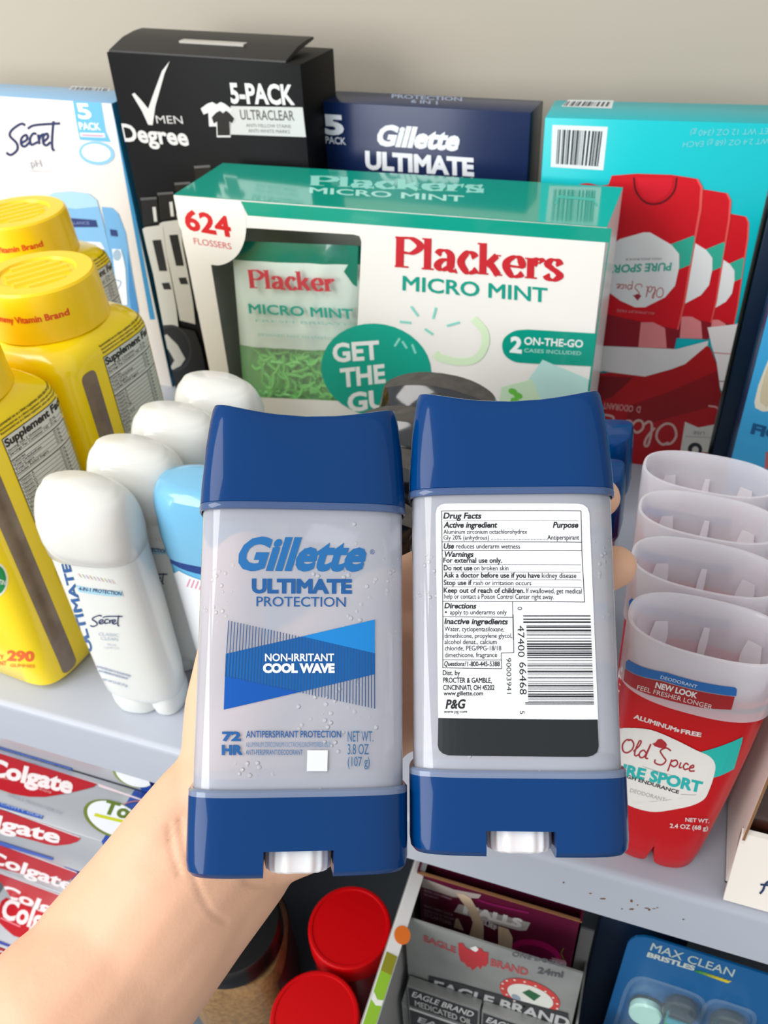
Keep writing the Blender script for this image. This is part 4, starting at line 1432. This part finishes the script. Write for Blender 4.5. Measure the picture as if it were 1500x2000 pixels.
tx(a6, 'Ask a doctor before use if you have', 260, 1134, 822, 1136, 29, .025); tx(a6, 'kidney disease', 834, 1136, 1036, 1137, 29)
tx(a6, 'Stop use if', 260, 1178, 422, 1178, 28, .025); tx(a6, 'rash or irritation occurs', 434, 1178, 772, 1180, 27)
tx(a6, 'Keep out of reach of children.', 260, 1223, 732, 1225, 29, .025); tx(a6, 'If swallowed, get medical', 742, 1225, 1067, 1228, 28)
tx(a6, 'help or contact a Poison Control Center right away.', 262, 1258, 904, 1261, 28)
tx(a6, 'Directions', 264, 1314, 452, 1316, 31, B, I); p.ell(*a6(272, 1337)[0], 2, 2, K); tx(a6, 'apply to underarms only', 296, 1350, 628, 1350, 26)
tx(a6, 'Inactive ingredients', 264, 1406, 637, 1408, 32, B, I)
tx(a6, 'Water, cyclopentasiloxane,', 264, 1448, 614, 1450, 27)
tx(a6, 'dimethicone, propylene glycol,', 264, 1488, 660, 1488, 27)
tx(a7, 'alcohol denat., calcium', 264, 174, 570, 174, 27); tx(a7, 'chloride, PEG/PPG-18/18', 266, 211, 596, 211, 27); tx(a7, 'dimethicone, fragrance', 266, 251, 572, 250, 27)
tx(a7, 'Questions?', 260, 302, 392, 303, 28, .02, .15); tx(a7, '1-800-445-5388', 398, 304, 587, 304, 28, .018)
tx(a7, 'Dist. by', 254, 356, 354, 357, 29, .02); tx(a7, 'PROCTER & GAMBLE,', 256, 400, 540, 401, 30, .02); tx(a7, 'CINCINNATI, OH 45202', 256, 442, 556, 443, 29, .02)
tx(a7, 'www.gillette.com', 259, 474, 489, 474, 25, .018)
tx(a7, 'P&G', 272, 551, 388, 549, 50, .035, .18); tx(a7, 'www.pg.com', 260, 578, 396, 578, 19)
for s_, y0, y1, x, h, q in (('0', 1306, 1325, 692, 26, a6), ('47400', 1415, 1600, 692, 38, a6), ('66468', 280, 470, 702, 40, a7), ('5', 565, 584, 706, 26, a7), ('90003941', 255, 465, 626, 27, a7)):
    (u0, v0), (u1, v1) = q(x, y0, x + (3 if len(s_) > 2 else 0), y1)
    p.text(s_, u0, v0, u1, v1, h / 3, K, .0, up=(1, .0))
rb = random.Random(11)
(ux0, uy0), = a6(725, 1356)
(_, uy1), = a7(730, 535)
y = uy0
wide = [(0, 1, 1), (.02, 1, 1), (.06, 3, 0), (.105, 1, 0)]
k = 0
while y < uy1 - 1:
    th = rb.choice((1, 1, 1.2, 2.2, 3.2))
    f = (y - uy0) / (uy1 - uy0)
    xl = 1021.5 + 4 * f if (k < 3 or f > .955) else 1027.5 + 4 * f
    p.quad((xl, y), (1153 + 7 * f, y), (1153 + 7 * f, y + th), (xl, y + th), K)
    y += th + rb.choice((1.2, 1.4, 2.2, 3.0, 4.2))
    k += 1
p.obj('facts_label', gr)

# the two of the same kind standing on the shelf behind
UPR = lambda x, y, yaw: pose(x, y, .1064, yaw) @ Matrix(((1, 0, 0, 0), (0, 0, -1, 0), (0, 1, 0, 0), (0, 0, 0, 1)))
b1 = copy_tree(gl)
b1.matrix_world = UPR(-.0375, .376, -.03)
b1['label'] = 'clear gel deodorant with blue cap on the shelf, rearmost, before the turquoise carton'
b2 = copy_tree(gl)
b2.matrix_world = UPR(-.0375, .340, -.03)
b2['label'] = 'clear gel deodorant with blue cap on the shelf, glimpsed between the two fingertips'
for o in (b1, b2):
    o['group'] = 'blue capped deodorants on the shelf'

# ------------------------------------------------------------------ forearm and hand
def cp(px, py, d):
    """point d metres in front of the lens plane"""
    return CAM + CROT @ Vector(((px - 750) / 1650 * d, -(py - 1000) / 1650 * d, -d))


SPH = [(math.cos(2 * PI * i / 14) * math.sin(PI * j / 9), math.sin(2 * PI * i / 14) * math.sin(PI * j / 9), math.cos(PI * j / 9)) for j in range(1, 9) for i in range(14)]
sv, sf = [], []


def capsule(a, ra, b, rb_):
    n = max(2, int((b - a).length / (min(ra, rb_) * .16)))
    for k in range(n + 1):
        c, r = a.lerp(b, k / n), ra + (rb_ - ra) * k / n
        b0 = len(sv)
        sv.extend(c + Vector(q) * r for q in SPH)
        sv.extend((c + Vector((0, 0, r)), c - Vector((0, 0, r))))
        for j in range(7):
            for i in range(14):
                i2 = (i + 1) % 14
                sf.append((b0 + j * 14 + i, b0 + (j + 1) * 14 + i, b0 + (j + 1) * 14 + i2, b0 + j * 14 + i2))
        for i in range(14):
            i2 = (i + 1) % 14
            sf.append((b0 + 112, b0 + i, b0 + i2))
            sf.append((b0 + 113, b0 + 98 + i2, b0 + 98 + i))


skin = mat('skin', '#e5b696', rough=.5, sss=.12, bump=.08, bscale=700, var=.2, vscale=18, col2='#e1ac8b')
chains = [
    [(420, 1480, .295, .0090), (385, 1570, .291, .0160), (340, 1660, .288, .0203), (290, 1740, .286, .0222), (200, 1860, .281, .0240)],
    [(30, 2180, .266, .034), (165, 2000, .275, .0285), (322, 1832, .283, .0240), (400, 1715, .288, .0225), (470, 1650, .291, .0205)],
    [(-130, 2290, .262, .036), (132, 1996, .272, .0312), (252, 1868, .281, .0275), (340, 1748, .286, .0262), (443, 1640, .291, .0232)],
    [(-60, 2330, .268, .030), (190, 2005, .278, .026), (392, 1785, .288, .0195), (470, 1690, .292, .0185)],
    [(400, 1650, .290, .0190), (450, 1540, .293, .020), (520, 1410, .300, .020), (600, 1300, .306, .0175)],
    [(443, 1640, .291, .021), (545, 1615, .292, .0185), (618, 1590, .294, .0180), (700, 1450, .302, .0165), (760, 1400, .305, .013)],
    [(520, 1560, .294, .021), (620, 1430, .302, .0195), (740, 1280, .306, .015)],
    # thumb
    [(455, 1500, .296, .0185), (440, 1380, .300, .0145), (452, 1250, .302, .0112), (472, 1160, .300, .0105), (486, 1085, .295, .0085)],
    # index, middle, ring, little finger
    [(600, 1300, .306, .0165), (735, 1170, .308, .0108), (900, 1085, .304, .0092), (1065, 1020, .299, .0084), (1172, 972, .291, .0074)],
    [(640, 1330, .307, .0165), (760, 1245, .309, .0110), (930, 1190, .305, .0094), (1100, 1150, .299, .0086), (1203, 1106, .289, .0076)],
    [(660, 1400, .306, .0160), (770, 1335, .308, .0108), (920, 1305, .304, .0090), (1060, 1280, .299, .0082), (1150, 1250, .293, .0072)],
    [(680, 1460, .303, .0140), (775, 1420, .304, .0096), (890, 1405, .301, .0080), (1000, 1385, .297, .0072), (1080, 1360, .292, .0064)],
]
for ch in chains:
    for a, b in zip(ch, ch[1:]):
        capsule(cp(*a[:3]), a[3], cp(*b[:3]), b[3])
me = bpy.data.meshes.new('person')
me.from_pydata([tuple(q) for q in sv], [], sf)
me.materials.append(skin)
per = link(bpy.data.objects.new('person', me))
md = per.modifiers.new('merge', 'REMESH')
md.mode, md.voxel_size, md.use_smooth_shade = 'VOXEL', .0011, True
md = per.modifiers.new('soften', 'SMOOTH')
md.iterations, md.factor = 26, .6
me2 = bpy.data.meshes.new_from_object(per.evaluated_get(bpy.context.evaluated_depsgraph_get()))
per.modifiers.clear()
per.data = me2
me2.name = 'person'
# soft creases where the wrist folds
CR = [[(352, 1600), (358, 1640), (372, 1690), (388, 1735), (410, 1778), (440, 1800)], [(330, 1612), (336, 1660), (350, 1706)], [(480, 1722), (505, 1730), (520, 1728)]]
paths = [[Vector(q) for q in catmull(c, 8)] for c in CR]
Ci = CROT.transposed()
for vtx in me2.vertices:
    q = Ci @ (vtx.co - CAM)
    d = -q.z
    s2 = Vector((750 + 1650 * q.x / d, 1000 - 1650 * q.y / d))
    if s2.x < 560 and 1560 < s2.y < 1840:
        m = min((s2 - c).length for pth in paths for c in pth)
        if m < 9:
            vtx.co += (vtx.co - CAM).normalized() * .00055 * (1 - m / 9)
me2.polygons.foreach_set('use_smooth', [True] * len(me2.polygons))
tag(per, 'bare forearm and hand of a person reaching in from the lower left, holding two deodorants', 'person')

# ------------------------------------------------------------------ lower shelf: toothpaste cartons
silver = mat('card_silver', '#b9bcc0', rough=.3, metal=.25, bump=.05, bscale=80)
tblue = mat('card_tooth_blue', '#20459a', rough=.3)
LOWZ = -.2975


def tooth(x, y, z, wd, d, h, label, yaw=0.0, face=None, topf=None):
    M = pose(x, y, z, yaw)
    t = thing('toothpaste_carton', label, 'box', M, 'toothpaste cartons on the lower shelf')
    mb = MB().box(0, 0, 0, wd, d, h, 0, bev=.0008)
    mb.obj('carton', [silver, tblue], t)
    mb = MB().box(wd - .010, -.0002, -.0002, wd + .0003, d + .0002, h + .0002, 0, bev=.0006)
    mb.obj('carton_end', tblue, t)
    if face:
        p = Print(Face(M, FRONT, rect=(0, wd, 0, h)), vp=None, eps=3e-4)
        face(p)
        p.obj('printed_side', t)
    if topf:
        p = Print(Face(M, top_at(h), rect=(0, wd, 0, d)), vp=None, eps=3e-4)
        topf(p)
        p.obj('printed_top', t)
    return t


zt = Z(0, 1380, .22)
zu = Z(0, 1700, .13333)
RED = '#b5061a'


def f_back(p):
    p.poly(zt(-60, 335, 645, 545, 650, 580, -60, 388), '#3356a5').up()
    p.text('SENSITIVE TEETH ENAMEL GUMS', *zt(-20, 385)[0], *zt(620, 572)[0], 5, '#7f97cc', .01)


def t_top(p):
    p.poly(zt(-60, 395, 0, 410, 870, 690, 880, 715, 1300, 850, 1300, 840, 860, 680), '#e9d7da')
    p.up().poly(zt(-60, 400, 860, 690, 835, 715, 700, 750, 560, 780, 400, 805, 260, 803, 120, 780, -60, 720), RED)
    p.up().text('Colgate', *zt(-112, 600)[0], *zt(625, 772)[0], 30, '#f1e6e4', .045)
    p.text('SINCE 1806', *zt(-40, 630)[0], *zt(70, 655)[0], 3, '#e8b4b4')
    p.text('TOOTHPASTE', *zt(230, 705)[0], *zt(455, 778)[0], 4, '#e8b4b4')
    p.text('WHOLE MOUTH HEALTH', *zt(60, 800)[0], *zt(540, 965)[0], 7, '#a3a7ac')
    p.ell(*zt(1010, 1005)[0], 62, 34, '#6f7d2b', 22).up().ell(*zt(1022, 1003)[0], 57, 31, '#e9ecef', 22)
    p.up().stroke(zt(1100, 870, 1200, 845, 1330, 850), 2, '#b5746a')
    p.text('Total', *zt(915, 945)[0], *zt(1325, 1050)[0], 25, '#5d7420', .045, .15)
    p.poly(zt(845, 950, 1250, 1050, 1240, 1075, 838, 978), '#c8cc1c')
    p.poly(zt(-60, 840, 0, 855, 385, 975, 375, 1003, -60, 880), '#2f55a8').up()
    p.text('CAVITY GUM', *zt(10, 875)[0], *zt(370, 992)[0], 4, '#9db0dc', .01)


def side(dx, dy, word, x0, x1, sl, hh, cut=720):
    def f(p):
        s = lambda *a: zt(*[v + (dx if i % 2 == 0 else dy) for i, v in enumerate(a)])
        p.poly(s(-400, 740, -400, 760, 0, 900, 715, 1165, 705, 1152), '#ead3d6')
        p.up().poly(s(-400, 775, 0, 905, cut, 905 + cut * .362, cut - 30, 935 + cut * .362, 620, 1218, 500, 1232, 420, 1220, 300, 1185, 0, 1110, -400, 975), RED)
        p.up().text(word, *s(x0, 1085 + (x0 - 10) * sl)[0], *s(x1, 1085 + (x1 - 10) * sl)[0], hh, '#f1e6e4', .035)
        p.poly(s(-400, 1080, 20, 1195, 480, 1340, 470, 1362, -400, 1110), '#3c5bb0')
    return f


tb = tooth(-.56, .2398, -.0995, .295, .05, .06, 'silver toothpaste carton uppermost at the back, mostly under the shelf lip', face=f_back)
p = Print(Face(pose(-.56, .2398, -.0995, 0), FRONT, rect=(0, .295, 0, .06)), eps=3e-4)
p.ell(*zt(1190, 590)[0], 43, 26, '#7c8a2f', 18).up().ell(*zt(1205, 590)[0], 40, 25, '#e9ebee', 18)
p.obj('printed_ring', tb)
tooth(-.56, .201, -.156, .290, .0385, .056, 'silver toothpaste carton lying on top of its stack, green ringed logo in view', face=side(0, 0, 'Colgate', -430, 515, .24, 25), topf=t_top)
tooth(-.5635, .2015, -.2040, .246, .0385, .0475, 'silver toothpaste carton second from the top of its stack, close beside the forearm', face=side(0, 322, 'Colgate', -125, 632, .36, 21, 690))
tooth(-.406, .2010, -.2520, .15, .0385, .0475, 'silver toothpaste carton third from the top of its stack', face=side(-20, 570, 'Colgate', 20, 760, .40, 20, 700))
tooth(-.4215, .169, -.2975, .14, .076, .0450, 'silver toothpaste carton jutting forward at the bottom of the stack, large red band on top',
      topf=lambda p: (p.poly(zu(-20, 560, 20, 450, 90, 400, 720, 640, 600, 900, 360, 1010, 200, 960, 80, 860, -20, 760), RED), p.up(), p.text('Colgate', *zu(10, 680)[0], *zu(960, 1000)[0], 38, '#f1e2e0', .035), p.stroke(zu(10, 700, 300, 830), 2.5, '#e88a90'), p.poly(zu(-60, 1010, 0, 1030, 265, 1135, 240, 1165, -60, 1060), '#34449c')),
      face=lambda p: (p.poly(zu(-100, 1080, 0, 1110, 190, 1210, 100, 1320, -100, 1250), RED), p.up(), p.text('Colgate', *zu(-60, 1250)[0], *zu(420, 1450)[0], 14, '#eadede', .03)))

# ------------------------------------------------------------------ jars
redlid = mat('red_lid', '#bf0006', rough=.45, spec=.2, bump=.03, bscale=500)
jarred = mat('jar_dark_red', '#7d1016', rough=.3, coat=.4)


def red_jar(x, y, label, lid_z=-.20, r=.0285):
    t = thing('red_lidded_jar', label, 'jar', pose(x, y, -.30, 0), 'red lidded jars')
    H = lid_z + .30
    MB().ring_loft([sel(a, a, 2, 48, z) for z, a in ((0, r * .9), (.003, r * .96), (.01, r * .97), (H - .026, r * .97), (H - .018, r * .88))]).obj('jar_body', jarred, t)
    mb = MB()
    n = 96
    def kn(z, k):
        return [Vector((r * k * math.cos(2 * PI * i / n) * (1 + .006 * (i % 2)), r * k * math.sin(2 * PI * i / n) * (1 + .006 * (i % 2)), z)) for i in range(n)]
    mb.ring_loft([kn(H - .018, 1), kn(H - .002, 1), kn(H - .0005, .985), kn(H, .96), kn(H, .9), kn(H - .0006, .885), kn(H - .0006, .3)])
    mb.obj('lid', redlid, t, smooth=30)
    return t


red_jar(-.1375, .2405, 'red lidded jar behind the other one, part of its lid in shelf shade')
red_jar(-.1385, .1805, 'red lidded jar nearest the viewer, cut by the bottom of the picture')
spice = mat('spice_grains', '#b98f58', rough=.5, coat=.7, var=.6, vscale=260, col2='#4d3820', bump=.4, bscale=420)
blid = mat('black_lid', '#0d0c0b', rough=.35, coat=.3)
jlab = mat('jar_label_red', '#6d1518', rough=.35, coat=.3, var=.3)
t = thing('spice_jar', 'spice jar of brown grains with a black lid, right of the forearm', 'jar', pose(-.2175, .2165, -.30, .35))
MB().ring_loft([sel(a, a, 3.2, 56, z) for z, a in ((0, .032), (.004, .0365), (.075, .0375), (.083, .034))]).obj('jar_body', spice, t)
MB().ring_loft([sel(a, a, 2, 64, z) for z, a in ((.083, .0345), (.085, .0362), (.101, .0362), (.1035, .0345), (.1035, .03), (.1025, .0295), (.1025, .005))], cap0=False).obj('lid', blid, t)
MB().ring_loft([[Vector((p.x, p.y, z)) for p in sel(.0381, .0381, 3.2, 112)[100:112] + sel(.0381, .0381, 3.2, 112)[0:16]] for z in (.004, .074)], closed=False, cap0=False, cap1=False).obj('side_label', jlab, t)
lb_ = Body([(0, .0379, .0379, 3.2), (.08, .0379, .0379, 3.2)])
p = Print(Face(t.matrix_world.copy(), FRONT, lb_.h, lambda v: .036), step=.003, photo=False, eps=3e-4)
p.rect(-.022, .004, .016, .024, '#1c1a17').up()
p.rect(-.020, .006, .004, .014, '#3f78b8').rect(-.020, .0145, .010, .0165, '#b08a3c').up()
p.rect(-.010, .019, -.004, .022, '#c9c6d4')
p.obj('front_label', t)

# ------------------------------------------------------------------ display carton, cough drop carton, balm cartons
t = thing('open_display_carton', 'open display carton whose white and lime side wall runs towards the viewer', 'box', pose(-.0935, .15, -.30, 0))
gcard = mat('card_grey_inside', '#8e8e8a', rough=.7, bump=.05)
wst = mat('card_white_strip', '#e6e4e0', rough=.5)
MB().box(0, 0, 0, .0012, .108, .185).box(0, .1068, 0, .112, .108, .16).box(.1108, 0, 0, .112, .108, .12).box(0, 0, 0, .112, .108, .001).obj('carton', gcard, t)
MB().ring_loft([[Vector((x, y, z)) for x, z in ((.0012, .170), (.0009, .186), (.0022, .1905), (.009, .1880), (.009, .1872), (.0024, .1893), (.0018, .186), (.0018, .170))] for y in (-.001, .108)]).obj('folded_edge', wst, t)
p = Print(Face(t.matrix_world.copy(), Matrix(((.9435, 0, .3314, .0022), (0, 1, 0, 0), (-.3314, 0, .9435, .1906), (0, 0, 0, 1)))), photo=False, eps=2e-4)
p.rect(0.0002, -.0008, .0068, .0355, '#8fbf2c').rect(.0002, .0355, .0068, .046, '#8d8a22').up()
p.ell(.0058, .058, .0048, .0052, '#e5762a').poly([(.0003, .024), (.0035, .021), (.0067, .022), (.0067, .019), (.0035, .018), (.0003, .020)], '#eef0e6')
p.obj('printed_edge', t)

maroon = mat('card_maroon', '#5a1530', rough=.35, coat=.2, bump=.03)
M = pose(-.0885, .2455, -.2985, 0)
t = thing('cough_drop_carton', 'maroon open topped cough drop carton behind the silver balm carton', 'box', M)
HW, HH, HD = .0985, .1885, .010
mb = MB()
mb.box(0, 0, 0, HW, .0012, HH).box(0, .0085, 0, HW, .0097, HH - .003).box(0, 0, 0, .0012, .0097, HH + .002).box(HW - .0012, 0, 0, HW, .0097, HH + .002)
mb.obj('carton', [maroon], t)
MB().box(.0, -.0002, HH - .0006, HW, .0014, HH + .0003).obj('kraft_edge', kraft, t)
zh = Z(700, 1650, 1 / 3)
p = Print(Face(M, FRONT), vp=VPD, eps=2.5e-4)
p.poly(zh(370, 190, 560, 260, 720, 290, 705, 312, 560, 305, 372, 245), '#a99d96')
for s_, a in (('MENTHOL COUGH SUPPRESSANT', (385, 270, 548, 322, 10)), ('ORAL ANESTHETIC', (385, 292, 470, 318, 9)), ('BLACK CHERRY FLAVOR', (388, 360, 555, 415, 11)), ('SOOTHING RELIEF', (388, 385, 560, 440, 10)), ('12 CARTONS', (390, 415, 545, 470, 22))):
    p.text(s_, *zh(a[0], a[1])[0], *zh(a[2], a[3])[0], a[4] / 3, '#b79aa4', .02)
p.poly(zh(590, 345, 1008, 455, 985, 500, 940, 500, 560, 390), '#b9b3ae').up()
p.text('HALLS', *zh(620, 395)[0], *zh(955, 482)[0], 15, '#f0eeea', .06, .15)
p.text('RELIEF', *zh(700, 445)[0], *zh(810, 500)[0], 9, '#d6cdcc', .04)
p.ell(*zh(1040, 640)[0], 52, 28, '#a3155a', 15).up().ell(*zh(1040, 650)[0], 42, 20, '#6e0f3c', 15)
p.stroke(zh(700, 318, 800, 350, 1000, 395), 4, '#7e1a4e')
p.poly(zh(1130, 655, 1215, 675, 1220, 700, 1150, 690), '#c58a96')
p.stroke(zh(1205, 600, 1190, 630, 1205, 670), 2, '#7a7330')
p.obj('printed_front', t)
cream = mat('torn_paper', '#d2b99b', rough=.7, bump=.1)
p = Print(Face(M, FRONT), vp=VPD, eps=5e-4)
p.poly(zh(575, 280, 620, 285, 660, 310, 700, 380, 735, 470, 735, 560, 650, 530, 672, 450, 640, 370, 600, 320), cream)
p.poly(zh(820, 470, 880, 490, 905, 540, 900, 610, 820, 590), cream)
p.poly(zh(570, 430, 585, 425, 620, 500, 560, 480), cream)
p.obj('torn_strips', t)
for i, (x, z) in enumerate(((.012, -.117), (.04, -.119), (.066, -.120))):
    pass

sil = mat('card_foil_silver', '#a9aaa6', rough=.32, metal=.35, bump=.25, bscale=60, var=.3, vscale=40, col2='#7f827e')
M = pose(-.0885, .2195, -.2985, .0)
t = thing('balm_display_carton', 'silver balm carton with red eagle emblem in front of the maroon carton', 'box', M)
EW, EH = .1035, .184
MB().box(0, 0, 0, EW, .0012, EH).box(0, -.0145, 0, .0008, 0, .10).box(EW - .0008, -.0145, 0, EW, 0, .10).box(0, -.0145, 0, EW, 0, .0008).obj('carton', sil, t)
p = Print(Face(M, FRONT), vp=VPD, eps=2.5e-4)
p.text('EAGLE', *zh(385, 562)[0], *zh(570, 632)[0], 11, '#a8484a', .03)
p.text('BRAND', *zh(775, 705)[0], *zh(990, 765)[0], 13, '#a8484a', .03)
eag = (585, 575, 610, 572, 630, 600, 655, 615, 690, 600, 720, 605, 735, 625, 762, 628, 760, 690, 745, 712, 728, 705, 716, 728, 700, 708, 684, 722, 668, 735, 655, 712, 640, 715, 622, 690, 600, 680, 588, 640)
p.poly(zh(*eag), '#b02a30').up()
p.poly(zh(655, 600, 690, 590, 705, 610, 690, 625, 668, 615), '#d9d7d2')
p.text('ONE DOZEN', *zh(900, 648)[0], *zh(1215, 712)[0], 8, '#55565a', .01)
p.text('24ml', *zh(1050, 748)[0], *zh(1195, 775)[0], 11, '#4a4b4f', .03)
p.ell(*zh(1005, 880)[0], 62, 28, '#bf3a36', 20).up().ell(*zh(1008, 885)[0], 47, 20, '#d6d6cc', 20).up()
p.poly(zh(960, 860, 1000, 843, 1070, 880, 1030, 910), '#1f5a34')
p.ell(*zh(925, 890)[0], 10, 5, '#8b97a4', 30)
for k in range(16):
    (ax, ay), = zh(1006 + 163 * math.cos(k * PI / 8 + .2) , 882 + 74 * math.sin(k * PI / 8 + .2) + 60 * math.cos(k * PI / 8 + .2))
    p.ell(ax, ay, 2.6, 1.5, '#e5c9c0', 20)
p.poly(zh(412, 765, 600, 810, 720, 845, 900, 895, 1230, 985, 1230, 1090, 700, 960, 410, 835), '#2c2d30').up()
p.text('EAGLE BRAND', *zh(440, 840)[0], *zh(1235, 1065)[0], 17, '#b9bab8', .035, .15)
p.obj('printed_front', t)
for x, lab in ((-.0872, 'small black and silver balm box beside the display carton wall'), (-.0385, 'small black and silver balm box second from the display carton wall')):
    M = pose(x, .2122, -.2975, 0)
    t = thing('balm_box', lab, 'box', M, 'small balm boxes')
    MB().box(0, 0, 0, .0475, .0065, .1080, 0, bev=.0006).obj('carton', sil, t)
    p = Print(Face(M, FRONT), photo=False, eps=2e-4)
    p.rect(.001, .0785, .0465, .1060, '#2b2c30').up()
    p.text('EAGLE BRAND', .003, .0945, .0445, .0945, .0085, '#cfcfcb', .02, .2)
    p.text('MEDICATED OIL', .005, .0815, .0430, .0815, .0085, '#bdbdb8', .02)
    p.rect(.001, .0285, .0465, .0710, '#37383c').up()
    p.rect(.001, .0730, .0465, .0760, '#dededb')
    p.text('EAGLE', .006, .0565, .042, .0565, .009, '#cfcfcb', .02, .2)
    p.obj('printed_front', t)

# ------------------------------------------------------------------ toothbrush blister pack
pack = mat('blister_card', '#00578f', rough=.3, coat=.4, bump=.04, bscale=60)
bclear = mat('blister_clear', '#cfe4ee', rough=.05, alpha=.14, coat=1.0, spec=.8)
M = pose(.0345, .2385, -.2975, -.02)
t = thing('toothbrush_pack', 'blue blister pack of toothbrushes under the shelf at the lower right', 'package', M)
mb = MB()
o = [Vector(q) for q in ((0, 0), (.13, 0), (.13, .207), (.012, .207), (.0075, .2055), (.004, .2025), (.002, .198), (.001, .193))]
mb.ring_loft([[Vector((q.x, y, q.y)) for q in o] for y in (.0, .0012)])
mb.obj('backing_card', pack, t)
zb = Z(1100, 1650, .26667)
bf = Face(M, FRONT)
p = Print(bf, vp=VPD, eps=2e-4)
p.text('MAX CLEAN', *zb(635, 768)[0], *zb(1240, 965)[0], 15, '#a8b6b2', .01)
p.text('BRISTLES', *zb(615, 815)[0], *zb(955, 918)[0], 8.5, '#b6bfb9', .05)
for i in range(8):
    x, y = 960 + i * 30, 915 + i * 10.5
    p.poly(zb(x, y, x + 14, y + 4, x + 40, y + 4, x + 66, y - 12 + 20, x + 36, y + 22, x + 8, y + 14), ('#2f7a3e', '#4c8a34', '#6f9430', '#96a02c', '#b5aa28', '#c6b426', '#cdb828', '#d2bb2c')[i])
p.obj('printed_card', t)
hd = mat('brush_dark', '#20282c', rough=.25, coat=.6)
mint = mat('brush_mint', '#bdeadb', rough=.35)
bgreen = mat('bristle_green', '#1f9c3c', rough=.5, bump=.4, bscale=900)
bteal = mat('bristle_teal', '#3f9fae', rough=.5, bump=.4, bscale=900)


def brush(px, py, kind, label):
    u, v = bf.at(px, py)
    tb = thing('toothbrush', label, 'toothbrush', M @ Matrix.Translation((u, -.005, v)), 'toothbrushes in the blister pack')
    MB().ring_loft([[Vector((q.x, -.001 + k, q.y * 1.5)) for q in sel(a * 1.45, a * 1.45, 2.3, 32)] for k, a in ((0, .0058), (.001, .0064), (.004, .0064), (.005, .0058))]).obj('brush_head', mint if kind == 'back' else hd, tb)
    MB().ring_loft([sel(.0028, .002, 2, 16, z, 0, .0015) for z in (-.10, -.006)]).obj('handle', hd, tb)
    if kind != 'back':
        MB().box(-.0065, -.006, -.0098, .0065, -.001, -.0030, bev=.0004).obj('bristles', bgreen, tb)
        MB().box(-.0065, -.0065, -.0027, .0065, -.001, .0020, bev=.0004).obj('bristles', bteal, tb)
        MB().box(-.0062, -.0055, .0025, .0062, -.001, .0093, bev=.0004).obj('bristles', hd, tb)
    else:
        MB().ring_loft([[Vector((q.x, .004 + k, q.y * 1.5)) for q in sel(a * 1.35, a * 1.35, 2.3, 32)] for k, a in ((0, .0072), (.0015, .0068))]).obj('head_rim', hd, tb)


brush(1262, 1965, 'back', 'toothbrush with pale mint oval back, leftmost in the blister pack')
brush(1328, 1962, 'front', 'toothbrush with green and teal bristles in the blister pack')
brush(1420, 1990, 'front', 'toothbrush lowest and farthest right in the blister pack')
for heads in (((1262, 1965), (1328, 1962)), ((1420, 1990),)):
    us = [bf.at(*q) for q in heads]
    a = (min(u for u, v in us) - .0125, min(v for u, v in us) - .075)
    b = (max(u for u, v in us) + .0125, max(v for u, v in us) + .019)
    def rr_(k, y):
        w_, h_ = (b[0] - a[0]) / 2, (b[1] - a[1]) / 2
        return [Vector((q.x + (a[0] + b[0]) / 2, y, q.y + (a[1] + b[1]) / 2)) for q in sel(w_ - k, h_ - k, 5, 64)]
    mb = MB()
    mb.ring_loft([rr_(-.002, -.0003), rr_(0, -.001), rr_(.001, -.012), rr_(.003, -.0145), rr_(.006, -.0138), rr_(.009, -.0148)], cap0=False)
    mb.obj('blister', bclear, t)
# darker pack standing behind the balm cartons
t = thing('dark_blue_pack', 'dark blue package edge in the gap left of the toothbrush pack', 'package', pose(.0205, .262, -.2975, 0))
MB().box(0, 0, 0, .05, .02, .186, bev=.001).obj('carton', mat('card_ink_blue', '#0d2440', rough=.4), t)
